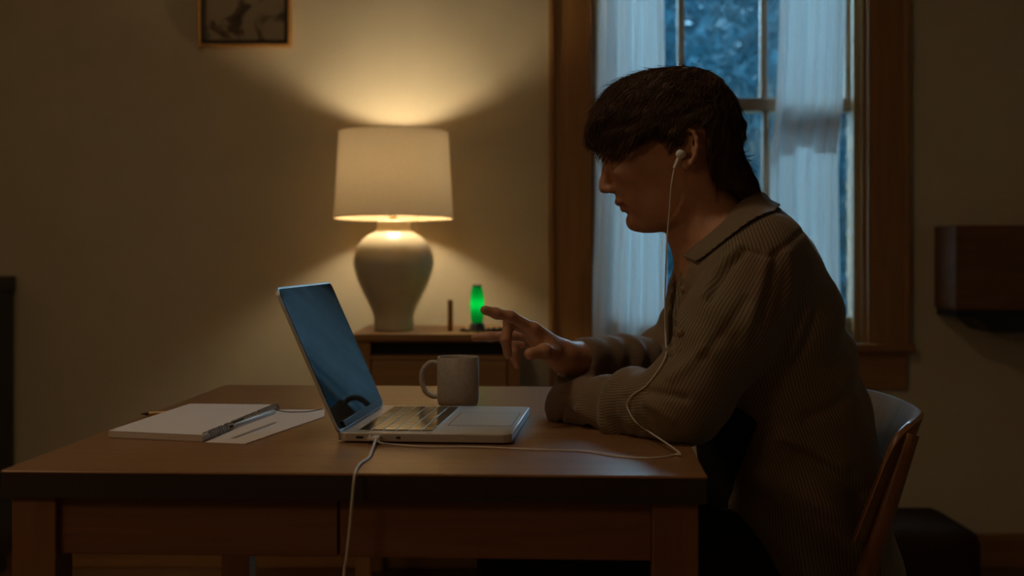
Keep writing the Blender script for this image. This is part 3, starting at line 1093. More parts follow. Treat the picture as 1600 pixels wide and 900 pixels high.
class Field:
    def __init__(self, lo, hi, res):
        self.res = res
        self.lo = np.array(lo, dtype=np.float64)
        self.n = np.ceil((np.array(hi) - self.lo) / res).astype(int) + 1
        self.v = np.full(self.n, BIG, dtype=np.float32)

    def region(self, lo, hi):
        a = np.maximum(np.floor((np.array(lo) - self.lo) / self.res).astype(int), 0)
        b = np.minimum(np.ceil((np.array(hi) - self.lo) / self.res).astype(int) + 1, self.n)
        if np.any(b <= a):
            return None
        sl = tuple(slice(int(i), int(j)) for i, j in zip(a, b))
        ax = [(self.lo[k] + np.arange(a[k], b[k]) * self.res).astype(np.float32) for k in range(3)]
        return sl, ax[0][:, None, None], ax[1][None, :, None], ax[2][None, None, :]

    @staticmethod
    def smin(a, b, k):
        if k <= 0:
            return np.minimum(a, b)
        h = np.maximum(k - np.abs(a - b), 0) / k
        return np.minimum(a, b) - h * h * k * .25

    def add(self, fn, lo, hi, k=0.0, sub=False, inter=False):
        pad_ = k + 3 * self.res
        g = self.region(np.array(lo) - pad_, np.array(hi) + pad_)
        if g is None:
            return
        sl, X, Y, Z = g
        d = fn(X, Y, Z).astype(np.float32)
        cur = self.v[sl]
        if sub:
            self.v[sl] = -self.smin(-cur, d, k)
        elif inter:
            self.v[sl] = -self.smin(-cur, -d, k)
        else:
            self.v[sl] = self.smin(cur, d, k)

    def cone(self, a, b, r1, r2, k=0.0, sub=False, sc=None):
        a = np.array(a, float)
        b = np.array(b, float)
        ab = b - a
        L2 = max(float(ab @ ab), 1e-12)
        r = max(r1, r2)

        def fn(X, Y, Z):
            px, py, pz = X - a[0], Y - a[1], Z - a[2]
            t = np.clip((px * ab[0] + py * ab[1] + pz * ab[2]) / L2, 0, 1)
            return np.sqrt((px - t * ab[0]) ** 2 + (py - t * ab[1]) ** 2 + (pz - t * ab[2]) ** 2) - (r1 + (r2 - r1) * t)
        self.add(fn, np.minimum(a, b) - r, np.maximum(a, b) + r, k, sub)

    def chain(self, pts, rad, k=0.01, sub=False):
        for i in range(len(pts) - 1):
            self.cone(pts[i], pts[i + 1], rad[i], rad[i + 1], k, sub)

    def ell(self, c, r, k=0.0, sub=False, rot=None):
        c = np.array(c, float)
        r = np.array(r, float)
        R = np.array(rot.to_3x3()) if rot is not None else None
        m_ = float(r.min())
        big = float(r.max())

        def fn(X, Y, Z):
            x, y, z = X - c[0], Y - c[1], Z - c[2]
            if R is not None:
                x, y, z = (R[0, 0] * x + R[1, 0] * y + R[2, 0] * z, R[0, 1] * x + R[1, 1] * y + R[2, 1] * z, R[0, 2] * x + R[1, 2] * y + R[2, 2] * z)
            return (np.sqrt((x / r[0]) ** 2 + (y / r[1]) ** 2 + (z / r[2]) ** 2) - 1) * m_
        self.add(fn, c - big, c + big, k, sub)

    def slices(self, tab, yc, sy, k=0.0, p=2.3, front_p=None, infl=0.0):
        """tab: rows (py, front px, back px, centre px, half width m); all at depth yc"""
        tab = np.array(tab, float)
        zz = CH - (tab[:, 0] - HY) / sy
        order = np.argsort(zz)
        zz = zz[order]
        xf = ((tab[:, 1] - 800) / sy)[order]
        xb = ((tab[:, 2] - 800) / sy)[order]
        xc = ((tab[:, 3] - 800) / sy)[order]
        hw_ = tab[:, 4][order]
        zlo, zhi = zz[0], zz[-1]

        def fn(X, Y, Z):
            zc = np.clip(Z, zlo, zhi)
            f_, b_, c_, w_ = (np.interp(zc, zz, q).astype(np.float32) for q in (xf, xb, xc, hw_))
            dx = X - c_
            a_ = np.where(dx < 0, c_ - f_, b_ - c_) + infl
            ww = w_ + infl
            pf = p if front_p is None else np.where(dx < 0, front_p, p)
            q = (np.abs(dx / a_) ** pf + np.abs((Y - yc) / ww) ** pf) ** (1 / pf)
            d = (q - 1) * np.minimum(a_, ww)
            dz = np.maximum(np.maximum(Z - zhi - infl, zlo - infl - Z), -BIG)
            return np.maximum(d, dz)
        self.add(fn, (xf.min() - infl, yc - hw_.max() - infl, zlo - infl), (xb.max() + infl, yc + hw_.max() + infl, zhi + infl), k)

    def mesh(self, name, m, parent, smooth_it=1):
        v = self.v
        ins = v < 0
        nx, ny, nz = v.shape
        c = np.zeros((nx - 1, ny - 1, nz - 1), dtype=np.uint8)
        for i in (0, 1):
            for j in (0, 1):
                for k in (0, 1):
                    c += ins[i:nx - 1 + i, j:ny - 1 + j, k:nz - 1 + k]
        act = (c > 0) & (c < 8)
        idx = np.argwhere(act)
        num = np.full(act.shape, -1, dtype=np.int32)
        num[act] = np.arange(len(idx))
        corners = [(i, j, k) for i in (0, 1) for j in (0, 1) for k in (0, 1)]
        vals = np.stack([v[idx[:, 0] + i, idx[:, 1] + j, idx[:, 2] + k] for i, j, k in corners], 1)
        pos = np.zeros((len(idx), 3))
        cnt = np.zeros(len(idx))
        for a in range(8):
            for b2 in range(a + 1, 8):
                ca, cb = np.array(corners[a]), np.array(corners[b2])
                if np.abs(ca - cb).sum() != 1:
                    continue
                va, vb = vals[:, a], vals[:, b2]
                cr = (va < 0) != (vb < 0)
                t = np.where(cr, va / np.where(cr, va - vb, 1), 0)
                pos += np.where(cr[:, None], ca[None] + t[:, None] * (cb - ca)[None], 0)
                cnt += cr
        co_ = self.lo + (idx + pos / cnt[:, None]) * self.res
        quads = []
        for axd in range(3):
            s0 = [slice(1, -1)] * 3
            s1 = [slice(1, -1)] * 3
            s0[axd] = slice(0, -1)
            s1[axd] = slice(1, None)
            A, B = ins[tuple(s0)], ins[tuple(s1)]
            e = np.argwhere(A != B)
            fl = A[tuple(e.T)]
            off = np.array([1, 1, 1])
            off[axd] = 0
            g = e + off
            u, w2 = [(1, 2), (2, 0), (0, 1)][axd]
            eu = np.zeros(3, int)
            eu[u] = 1
            ew = np.zeros(3, int)
            ew[w2] = 1
            q = np.stack([num[tuple((g - eu - ew).T)], num[tuple((g - ew).T)], num[tuple(g.T)], num[tuple((g - eu).T)]], 1)
            q[~fl] = q[~fl][:, ::-1]
            quads.append(q)
        q = np.concatenate(quads)
        q = q[(q >= 0).all(1)]
        for _ in range(smooth_it):
            co_ = lap_smooth(co_, q, .5)
        return np_mesh(name, co_, q, m, parent)


def lap_smooth(co_, q, f):
    n = len(co_)
    e = np.concatenate([q[:, [0, 1]], q[:, [1, 2]], q[:, [2, 3]], q[:, [3, 0]]])
    e = np.concatenate([e, e[:, ::-1]])
    cnt = np.bincount(e[:, 0], minlength=n)
    cnt = np.maximum(cnt, 1)
    av = np.stack([np.bincount(e[:, 0], weights=co_[e[:, 1], k], minlength=n) for k in range(3)], 1) / cnt[:, None]
    return co_ + (av - co_) * f


def np_mesh(name, co_, q, m, parent, smooth=True):
    me = bpy.data.meshes.new(name)
    me.vertices.add(len(co_))
    me.vertices.foreach_set('co', np.ascontiguousarray(co_, dtype=np.float32).ravel())
    nf, nl_ = len(q), q.shape[1]
    me.loops.add(nf * nl_)
    me.loops.foreach_set('vertex_index', np.ascontiguousarray(q, dtype=np.int32).ravel())
    me.polygons.add(nf)
    me.polygons.foreach_set('loop_start', np.arange(0, nf * nl_, nl_, dtype=np.int32))
    me.polygons.foreach_set('use_smooth', np.ones(nf, dtype=bool))
    me.update(calc_edges=True)
    me.validate()
    me.materials.append(m)
    o = bpy.data.objects.new(name, me)
    COL.objects.link(o)
    if parent:
        o.parent = parent
        o.matrix_parent_inverse = Matrix.Translation(-parent.location)
    return o


def waves(p, freq, seed, n=6, aniso=(1, 1, 1)):
    r = np.random.default_rng(seed)
    out = 0
    for _ in range(n):
        d = r.normal(size=3) * np.array(aniso)
        d = d / np.linalg.norm(d) * freq * r.uniform(.6, 1.5)
        out = out + np.sin(p[0] * d[0] + p[1] * d[1] + p[2] * d[2] + r.uniform(0, 6.28))
    return out / n


YC = 2.12             # depth of the body's mid plane
sH = F / YC


def H(px, py, dy=0.0):
    """a point seen at a pixel, at depth YC + dy"""
    return P(px, py, YC + dy)


person = thing('person', 'young man with wavy brown hair in a striped shirt, gesturing at the laptop', 'person', (.45, YC, .45))

# key joints (near arm = left, far arm = right)
L_sh = H(1196, 404, -.160)
L_el = H(1066, 640, -.205)
L_wr = H(898, 634, .015)
R_sh = H(1190, 400, .165)
R_el = P(1030, 580, 2.345)
R_wr = P(882, 558, 2.125)

# ---- body: head, neck, chest, arms and hands as one surface
B = Field((-.10, 1.80, .73), (.56, 2.44, 1.335), .0026)
head_tab = [
    (121, 1050, 1085, 1066, .020), (124, 1030, 1098, 1066, .040), (132, 1003, 1114, 1066, .056), (145, 980, 1129, 1070, .066),
    (165, 959, 1141, 1074, .073), (190, 948, 1147, 1076, .0765), (215, 943, 1147, 1076, .0765), (232, 943, 1144, 1075, .0755),
    (240, 945, 1140, 1074, .0745), (250, 950.5, 1136, 1073, .073), (262, 953, 1128, 1072, .071), (275, 955, 1118, 1070, .0685),
    (290, 957, 1108, 1067, .066), (301, 960, 1100, 1064, .0635), (310, 963, 1092, 1060, .061), (320, 968, 1086, 1056, .0575),
    (330, 975, 1079, 1051, .053), (340, 980.5, 1071, 1045, .0475), (350, 984.5, 1060, 1036, .040), (357, 989, 1048, 1026, .031),
    (362, 996, 1034, 1015, .020), (364, 1005, 1024, 1013, .010)]
B.slices(head_tab, YC, sH, 0, p=2.25, front_p=2.05)
# brow ridge, cheekbones, jaw
B.ell(H(951, 240), (.012, .042, .009), .016)
for sgn in (-1, 1):
    B.ell(H(985, 268, sgn * .047), (.026, .013, .014), .022)
    B.ell(H(1060, 318, sgn * .050), (.026, .010, .022), .022)
    B.ell(H(958, 255, sgn * .031), (.0115, .0165, .0105), .010, sub=True)      # eye socket
    B.ell(H(965.5, 256, sgn * .031), (.0125, .0125, .0125), .003)               # eyeball under closed-down lids
    B.cone(H(953, 250.5, sgn * .022), H(960, 251.5, sgn * .043), .0022, .0022, .004)      # upper lid
    B.cone(H(957, 262, sgn * .021), H(964, 261, sgn * .042), .0018, .0018, .004)
# nose
B.chain([H(951, 248), H(947.5, 266), H(944.5, 284), H(944.5, 293)], [.0050, .0056, .0068, .0068], .008)
B.cone(H(944.6, 293.5), H(950, 296), .0070, .0064, .006)
B.ell(H(944.3, 294.5), (.0072, .0078, .0066), .004)
for sgn in (-1, 1):
    B.ell(H(954.5, 296, sgn * .0105), (.0082, .0065, .0066), .005)
    B.ell(H(952, 301.5, sgn * .006), (.0045, .0028, .0022), .002, sub=True)
# lips
B.cone(H(965.5, 315.5, -.009), H(965.5, 315.5, .009), .0040, .0040, .006)
B.cone(H(968.6, 316.5, -.019), H(965.2, 316.5, -.006), .0026, .0036, .005)
B.cone(H(968.6, 316.5, .019), H(965.2, 316.5, .006), .0026, .0036, .005)
B.cone(H(975, 327, -.010), H(975, 327, .010), .0052, .0052, .006)
for sgn in (-1, 1):
    B.cone(H(966.5, 321.2, 0), H(972.5, 322.2, sgn * .014), .0014, .0013, .0015, sub=True)
    B.cone(H(972.5, 322.2, sgn * .014), H(983, 322.6, sgn * .0235), .0013, .0012, .0015, sub=True)
B.ell(H(978.5, 336), (.005, .018, .004), .006, sub=True)
B.ell(H(990, 348), (.010, .016, .011), .012)
# ears
for sgn in (-1, 1):
    e0 = sgn * .079
    rot = Matrix.Rotation(sgn * .0, 4, 'X')
    B.ell(H(1075, 233, e0 - sgn * .006), (.0115, .007, .024), .008)
    rim = [(1062, 226), (1060.5, 214), (1065, 204.5), (1074, 201.5), (1083.5, 206), (1088.5, 217), (1089, 231), (1085.5, 245), (1079.5, 255), (1072, 260.5), (1067, 257)]
    for (p1, p2) in zip(rim[:-1], rim[1:]):
        f1 = sgn * (.003 + .008 * max(0, (p1[0] - 1062) / 27))
        f2 = sgn * (.003 + .008 * max(0, (p2[0] - 1062) / 27))
        B.cone(H(p1[0], p1[1], e0 + f1), H(p2[0], p2[1], e0 + f2), .0036, .0036, .003)
    B.cone(H(1080, 214, e0 + sgn * .004), H(1081.5, 238, e0 + sgn * .005), .003, .003, .004)
    B.ell(H(1072, 255, e0 + sgn * .003), (.0068, .0042, .0085), .006)
    B.ell(H(1068, 236, e0 + sgn * .004), (.0075, .0075, .0115), .003, sub=True)
    B.ell(H(1075, 213, e0 + sgn * .007), (.0055, .0045, .006), .003, sub=True)
    B.ell(H(1062, 238, e0 + sgn * .001), (.0036, .0045, .006), .004)
# neck
B.chain([H(1082, 285), H(1101, 345), H(1124, 408)], [.054, .0545, .062], .022)
B.ell(H(1058, 371), (.010, .011, .012), .02)
for sgn in (-1, 1):
    B.cone(H(1098, 282, sgn * .044), H(1088, 392, sgn * .018), .014, .011, .02)
    B.chain([H(1128, 392, sgn * .02), H(1185, 398, sgn * .14)], [.058, .045], .03)
B.ell(H(1160, 500, 0), (.10, .15, .15), .05)
# far arm and hand (skin)
B.chain([R_sh, R_el + Vector((.02, 0, .02))], [.05, .042], .02)
B.chain([R_el, R_el.lerp(R_wr, .35), R_el.lerp(R_wr, .8), R_wr], [.040, .042, .030, .0255], .012)


def finger(fld, pts, r0, k=.004):
    n = len(pts) - 1
    rad = [r0 * (1 - .22 * i / n) for i in range(n + 1)]
    fld.chain(pts, rad, k)
    for i in range(1, n):
        fld.ell(pts[i], (rad[i] * 1.06,) * 3, k)


hd = R_wr
mcp_i = P(833, 514, 2.078)
mcp_m = P(829, 517, 2.098)
mcp_r = P(828, 526, 2.118)
mcp_p = P(832, 536, 2.137)
for mc, r_ in ((mcp_i, .0120), (mcp_m, .0122), (mcp_r, .0118), (mcp_p, .0110)):
    B.cone(R_wr + (mc - R_wr) * .08, mc, .0170, r_, .014)
B.ell(P(852, 545, 2.088), (.021, .017, .016), .014)                 # thenar
finger(B, [mcp_i, P(798, 494.5, 2.062), P(776, 490, 2.055), P(757.5, 484.5, 2.050)], .0093)
finger(B, [mcp_m, P(796, 503, 2.09), P(790, 531, 2.085), P(793.5, 553, 2.092)], .0095)
finger(B, [mcp_r, P(792, 524, 2.12), P(766, 526, 2.122), P(742, 527.5, 2.124)], .0086)
finger(B, [mcp_p, P(806, 537, 2.145), P(803, 556, 2.14), P(808, 571, 2.138)], .0078)
finger(B, [P(866, 553, 2.085), P(850, 549, 2.052), P(828, 553, 2.036)], .0118, .006)
# near arm and hand: forearm along the table, wrist turned in, fingers curled behind
B.chain([L_sh, L_el], [.05, .042], .02)
B.chain([L_el, L_el.lerp(L_wr, .35), L_wr], [.040, .041, .027], .012)
lk = [Vector((.075, 2.205, .786)), Vector((.083, 2.214, .777)), Vector((.093, 2.219, .768)), Vector((.104, 2.221, .762))]
for mc, r_ in zip(lk, (.0120, .0122, .0118, .0108)):
    B.cone(L_wr + (mc - L_wr) * .1, mc, .0165, r_, .014)
for i, (mc, r_) in enumerate(zip(lk, (.0092, .0094, .0088, .0078))):
    q1 = mc + Vector((.022, .036, -.006 - .002 * (3 - i)))
    q2 = q1 + Vector((.022, .006, -.012))
    q2.z = max(q2.z, TZ + .010)
    q3 = q2 + Vector((.015, -.012, -.003))
    q3.z = max(q3.z, TZ + .0085)
    q1.z = max(q1.z, TZ + .011)
    finger(B, [mc, q1, q2, q3], r_)
finger(B, [L_wr + Vector((.010, .03, -.004)), L_wr + Vector((.024, .064, -.008)), L_wr + Vector((.046, .080, -.010))], .0115, .006)
body = B.mesh('body', M_skin, person, 1)
# nothing dips into the table
bvz = np.empty(len(body.data.vertices) * 3, dtype=np.float32)
body.data.vertices.foreach_get('co', bvz)
bvz = bvz.reshape(-1, 3)
low = bvz[:, 2] < TZ + .001
inside = low & (bvz[:, 0] < .29)
bvz[inside, 2] = TZ + .001
body.data.vertices.foreach_set('co', bvz.ravel())
# lips in their own tone: faces near the mouth
body.data.materials.append(M_lip)
cen = np.empty(len(body.data.polygons) * 3, dtype=np.float32)
body.data.polygons.foreach_get('center', cen)
cen = cen.reshape(-1, 3)
cpx = 800 + cen[:, 0] * sH
cpy = HY + (CH - cen[:, 2]) * sH
lipm = ((np.abs(cen[:, 1] - YC) < .023) & (cpx < 984 - 0) & (cpx > 955) & (cpy > 313.0 + (cpx - 964) * .28) & (cpy < 329.5))
mi = np.zeros(len(cen), dtype=np.int32)
mi[lipm] = 1
body.data.polygons.foreach_set('material_index', mi)
del B
# finger nails: small plates on index and thumb tips
nm = mat('nail', (.55, .32, .24), .3)

# eyes and brows
for sgn in (-1, 1):
    e = MB().sphere(H(966.5, 256.5, sgn * .031) - person.location, .0122, 20).build('eye', M_eye, person, smooth=True)
    MB().sphere(H(958.2, 259.0, sgn * .029) - person.location, .0052, 14, (.55, 1, 1)).build('iris', M_iris, e, smooth=True)
    br = MB()
    rr = random.Random(4)
    for k in range(90):
        u = rr.random()
        p0 = H(945.5 + 17 * u * u + rr.uniform(-.5, .5), 243.5 - 3.5 * u + 3 * u * u + rr.uniform(-2, 2), sgn * (.012 + .036 * u)) - person.location
        br.tube([p0 + Vector((-.0015, 0, 0)), p0 + Vector((.0015 + .003 * u, sgn * .006, rr.uniform(-.001, .002)))], .0005, 3)
    br.build('eyebrow', M_hair, person)

# ---- hair
HF = Field((.08, 1.99, 1.04), (.425, 2.25, 1.345), .003)
hair_tab = [
    (108.5, 1045, 1075, 1060, .030), (111, 1015, 1092, 1062, .050), (116, 994, 1108, 1064, .064), (125, 972, 1123, 1066, .076), (140, 951, 1137, 1068, .084),
    (155, 937, 1146, 1070, .088), (175, 923, 1155, 1072, .0905), (195, 919, 1160, 1074, .0915), (215, 920, 1161, 1075, .091), (230, 928, 1159, 1076, .089),
    (240, 940, 1158, 1078, .087), (250, 952, 1161, 1082, .085), (262, 965, 1170, 1090, .082), (280, 980, 1180, 1100, .076), (300, 1000, 1186, 1110, .066), (318, 1030, 1183, 1118, .056)]
HF.slices(hair_tab, YC, sH, 0, p=2.2)
hl_x = [900, 915, 930, 945, 970, 1000, 1024, 1040, 1049, 1057, 1062, 1068, 1080, 1091, 1095, 1101, 1120, 1150, 1192, 1230]
hl_y = [222, 226, 233, 246, 240, 224, 212, 221, 237, 234, 212, 200, 198, 210, 262, 280, 296, 312, 314, 314]


def cut_hair(X, Y, Z):
    px = 800 + X * sH
    py = HY + (CH - Z) * sH
    # fringe hangs lower at the middle, temples sit higher
    base_ = np.interp(px, hl_x, hl_y)
    return (py - base_ + 0 * Y) / sH * .8


HF.add(cut_hair, (.0, 1.9, 1.0), (.5, 2.3, 1.4), 0.006, inter=True)


def clump(X, Y, Z):
    return 0


g = HF.region(HF.lo, HF.lo + (HF.n - 1) * HF.res)
sl, X, Y, Z = g
px_ = 800 + X * sH
py_ = HY + (CH - Z) * sH
# locks run from the crown forward and down
ang = np.arctan2(py_ - 165, px_ - 1120)
rad_ = np.sqrt((py_ - 165) ** 2 + (px_ - 1120) ** 2)
d1 = np.sin(ang * 17 + rad_ * .035 + Y * 38) * .0012 + np.sin(ang * 31 - rad_ * .05 + Y * 80) * .0009
d2 = waves((X, Y, Z), 160, 21, 7) * .0030 + waves((X, Y, Z), 330, 22, 7) * .0022
HF.v[sl] += (d1 + d2).astype(np.float32)
hair = HF.mesh('hair', M_hair, person, 1)
del HF
hv = [v.co.copy() for v in hair.data.vertices]
bvh = BVHTree.FromPolygons(hv, [tuple(p.vertices) for p in hair.data.polygons])
crown = H(1118, 128, 0)
st = MB()
rr = random.Random(9)
cand = [v for v in hv]
off = Vector(person.location)


def strand(p, nrm, steps, lift, width, seed):
    r = random.Random(seed)
    pts, rad = [], []
    q = p.copy()
    n = nrm
    wob = r.uniform(0, 6.28)
    for i in range(steps):
        d = (q - crown)
        d = d.normalized() + Vector((0, 0, -.35))
        sidev = n.cross(d)
        if sidev.length > 1e-6:
            d += sidev.normalized() * .45 * math.sin(wob + i * .9)
        d = d - n * d.dot(n)
        if d.length < 1e-6:
            break
        d.normalize()
        q = q + d * .0062
        hit = bvh.find_nearest(q)
        t = i / (steps - 1)
        if hit[0] is not None:
            n2 = hit[1]
            n = (n * .5 + n2 * .5).normalized()
            h = .0004 + lift * t * t
            dist = (q - hit[0]).length
            if dist < .012 and t < .75:
                q = hit[0] + n * h
            else:
                q = q + n * lift * .12
        pts.append(q - off)
        rad.append(width * (1 - .85 * t))
    if len(pts) > 3:
        st.tube(pts, width, 4, radii=rad, cap=False)


for k in range(4600):
    p = cand[rr.randrange(len(cand))]
    hit = bvh.find_nearest(p)
    if hit[1] is None:
        continue
    ppx, ppy = 800 + p.x * sH, HY + (CH - p.z) * sH
    lower = np.interp(ppx, hl_x, hl_y) - ppy
    if lower < 6:
        continue
    steps = rr.randint(6, 11)
    if 1045 < ppx < 1100 and lower < 45:
        steps = 5
    if lower < 30 and ppx < 1045:
        steps = 5
    strand(p, hit[1], steps, rr.uniform(.0005, .006) * (1.0 if ppx < 1000 or ppx > 1120 else .5), rr.uniform(.0004, .0009), k)
for k in range(900):
    p = cand[rr.randrange(len(cand))]
    ppx, ppy = 800 + p.x * sH, HY + (CH - p.z) * sH
    if not (ppx < 1010 or (ppy < 135 and ppx < 1100) or (ppx > 1130 and rr.random() < .5)):
        continue
    if np.interp(ppx, hl_x, hl_y) - ppy < 4:
        continue
    hit = bvh.find_nearest(p)
    strand(p, hit[1], rr.randint(6, 10), rr.uniform(.006, .016), rr.uniform(.0004, .0008), 9000 + k)
# loose curls at the nape and a wispy fringe
for (ax_, ay_, bx_, by_, ex, ey) in ((1150, 232, 1166, 243, 1180, 241), (1152, 238, 1165, 248, 1177, 249), (1148, 226, 1162, 236, 1172, 233), (1150, 245, 1162, 255, 1168, 262)):
    for q in range(3):
        dy = rr.uniform(-.02, .02)
        pts = spline([H(ax_, ay_ + q, dy), H(bx_, by_ + q * 1.2, dy), H(ex - q, ey + q, dy)], 6)
        st.tube([p - off for p in pts], .0008, 4, radii=[.0009 * (1 - .8 * i / (len(pts) - 1)) for i in range(len(pts))], cap=False)
for q in range(70):
    dy = rr.gauss(0, .03)
    x_ = rr.uniform(916, 945)
    pts = spline([H(x_ + 18, rr.uniform(150, 185), dy), H(x_ - 2, 200 + rr.uniform(-8, 8), dy), H(x_ + rr.uniform(-6, 2), 218 + rr.uniform(-4, 6), dy), H(x_ + rr.uniform(-2, 14), 232 + rr.uniform(-6, 8), dy * 1.1)], 5)
    st.tube([p - off for p in pts], .0008, 4, radii=[.0008 * (1 - .75 * i / (len(pts) - 1)) for i in range(len(pts))], cap=False)
for q in range(260):
    x_ = rr.uniform(934, 1052)
    y_ = float(np.interp(x_, hl_x, hl_y))
    wy = -.078 + .05 * max(0, (985 - x_) / 50) + rr.uniform(-.006, .004)
    L_ = rr.uniform(3, 13) * (1.2 if x_ < 985 else .7)
    pts = spline([H(x_ + 9, y_ - 22, wy * 1.03 - .004), H(x_ + 3, y_ - 8, wy * 1.03 - .003), H(x_ - L_ * .35, y_ + L_ * .5, wy), H(x_ - L_ * .3 + rr.uniform(-3, 3), y_ + L_, wy + .004)], 4)
    st.tube([p - off for p in pts], .0008, 4, radii=[.0008 * (1 - .8 * i / (len(pts) - 1)) for i in range(len(pts))], cap=False)
so = st.build('hair_strand', M_hair, None, smooth=True, angle=180)
so.parent = hair
so.matrix_parent_inverse = Matrix()
so['kind'] = 'stuff'
# hair keeps world coordinates under the person: bring strands to the same frame
so.matrix_parent_inverse = hair.matrix_parent_inverse.inverted() @ Matrix.Translation(Vector()) if False else Matrix()
so.location = off

# ---- undershirt and shirt
tor_tab = [
    (330, 1110, 1205, 1150, .035), (350, 1098, 1226, 1152, .055), (364, 1088, 1240, 1155, .085), (380, 1076, 1258, 1160, .130), (405, 1060, 1274, 1166, .174), (440, 1048, 1292, 1172, .192),
    (490, 1040, 1309, 1178, .196), (540, 1036, 1323, 1184, .194), (590, 1046, 1337, 1196, .190), (640, 1074, 1352, 1214, .186), (700, 1108, 1364, 1236, .186),
    (750, 1124, 1373, 1250, .192), (800, 1130, 1379, 1258, .200), (850, 1142, 1383, 1266, .203), (900, 1160, 1385, 1275, .203), (940, 1172, 1384, 1280, .200)]
T = Field((.20, 1.90, .46), (.60, 2.35, 1.08), .006)
tee_tab = [(a, f + 11 - max(0, min(40, (a - 640) * .5)), b_ - 12, c, (w_ - .014) * (1 - max(0, min(.30, (a - 600) / 300)))) for a, f, b_, c, w_ in tor_tab if a > 380]
T.slices(tee_tab, YC, sH, 0, p=2.2)
T.mesh('undershirt', M_tee, person, 2)
del T

S = Field((.02, 1.80, .455), (.64, 2.50, 1.12), .0036)
S.slices(tor_tab, YC, sH, 0, p=2.35)
# yoke and shoulders
for sgn, shd in ((-1, L_sh), (1, R_sh)):
    S.chain([H(1163, 388, sgn * .06), shd + Vector((0, -sgn * .02, .0))], [.052, .058], .05)
S.ell(H(1200, 412, 0), (.050, .14, .075), .04)
# sleeves
L_c = L_el.lerp(L_wr, 1.06)
Lsl = [L_sh, L_sh.lerp(L_el, .45), L_el + Vector((.006, 0, .012)), L_el.lerp(L_wr, .40) + Vector((0, 0, .004)), L_c]
Lr = [.062, .064, .058, .047, .041]
S.chain(Lsl, Lr, .03)
R_c = R_el.lerp(R_wr, .80)
Rsl = [R_sh, R_sh.lerp(R_el, .5), R_el, R_el.lerp(R_wr, .45), R_c]
Rr = [.070, .064, .056, .046, .036]
S.chain(Rsl, Rr, .03)
# open cuff hanging under the far wrist
S.cone(R_c + Vector((0, -.004, -.012)), R_c + Vector((-.022, -.016, -.026)), .030, .026, .012)
# folds
g = S.region(S.lo, S.lo + (S.n - 1) * S.res)
sl, X, Y, Z = g
W = waves((X, Y, Z), 42, 31, 7) * .0042 + waves((X, Y, Z), 85, 33, 7, (1, .6, 1)) * .0030


def axial(a, b2):
    ab = np.array(b2 - a)
    L2 = float(ab @ ab)
    t = ((X - a.x) * ab[0] + (Y - a.y) * ab[1] + (Z - a.z) * ab[2]) / L2
    d = np.sqrt((X - a.x - t * ab[0]) ** 2 + (Y - a.y - t * ab[1]) ** 2 + (Z - a.z - t * ab[2]) ** 2)
    return t, d, math.sqrt(L2)


# gathers round the elbows and along the forearms
for a, b2, lam, am in ((L_el, L_c, .050, .0052), (R_el, R_c, .040, .0062), (L_el, L_sh, .066, .0050), (R_el, R_sh, .06, .004)):
    t, d, L_ = axial(a, b2)
    msk = np.clip(1 - np.abs(t - .40) / .62, 0, 1) * np.clip(1 - (d - .05) / .03, 0, 1)
    W = W + am * msk * (.35 + .9 * np.clip(waves((X, Y, Z), 38, 77, 5) * 1.4 + .4, 0, 1)) * np.sin((t * L_ * 2 * PI) / lam + 3.2 * np.sin(9 * Y + 5 * Z) + 25 * (Z - .8) + 18 * X)
# diagonal drags on the back and waist
px_ = 800 + X * sH
py_ = HY + (CH - Z) * sH
mskb = np.clip((py_ - 380) / 120, 0, 1) * np.clip((px_ - 1150) / 60, 0, 1)
W = W + mskb * .0055 * np.sin((px_ * .75 + py_ * .65) * .055 + 2.5 * np.sin(py_ * .012 + Y * 6)) * (0.5 + .5 * np.sin(py_ * .02 - px_ * .012 + 1))
mskw = np.clip((py_ - 690) / 60, 0, 1)
W = W + mskw * .006 * np.sin((px_ * .5 - py_ * .85) * .06 + 2 * np.sin(px_ * .015))
S.v[sl] += W.astype(np.float32)
# a hanging front edge and the open placket
S.cone(H(1064, 402, -.012), H(1047, 470, -.030), .012, .016, .008, sub=True)
S.cone(H(1047, 470, -.030), H(1040, 560, -.045), .016, .024, .008, sub=True)


def front_open(X, Y, Z):
    px = 800 + X * F / Y
    py = HY + (CH - Z) * F / Y
    edge = np.interp(py, [560, 600, 660, 720, 795, 850, 900, 960], [1050, 1105, 1184, 1160, 1131, 1150, 1170, 1195])
    near = (np.maximum(px - edge, -60) / sH)
    return np.maximum(near, (Y - (YC + .06)))


gg = S.region((.1, 1.85, .45), (.45, YC + .12, CH - (565 - HY) / sH))
sl2, X2, Y2, Z2 = gg
dcut = front_open(X2, Y2, Z2)
# only the torso is cut, the sleeves stay whole
tL1, dL1, _ = (lambda a, b2: ((lambda ab, L2: (np.clip(((X2 - a.x) * ab[0] + (Y2 - a.y) * ab[1] + (Z2 - a.z) * ab[2]) / L2, 0, 1)))(np.array(b2 - a), float((b2 - a).length_squared)), 0, 0))(L_sh, L_el)


def segd(a, b2):
    ab = np.array(b2 - a)
    L2 = float(ab @ ab)
    t = np.clip(((X2 - a.x) * ab[0] + (Y2 - a.y) * ab[1] + (Z2 - a.z) * ab[2]) / L2, 0, 1)
    return np.sqrt((X2 - a.x - t * ab[0]) ** 2 + (Y2 - a.y - t * ab[1]) ** 2 + (Z2 - a.z - t * ab[2]) ** 2)


keep = np.minimum(np.minimum(segd(L_sh, L_el), segd(L_el, L_wr)), np.minimum(segd(R_el, R_wr), segd(R_sh, R_el))) - .082
dcut = np.maximum(dcut, -keep)
S.v[sl2] = np.maximum(S.v[sl2], -dcut.astype(np.float32))
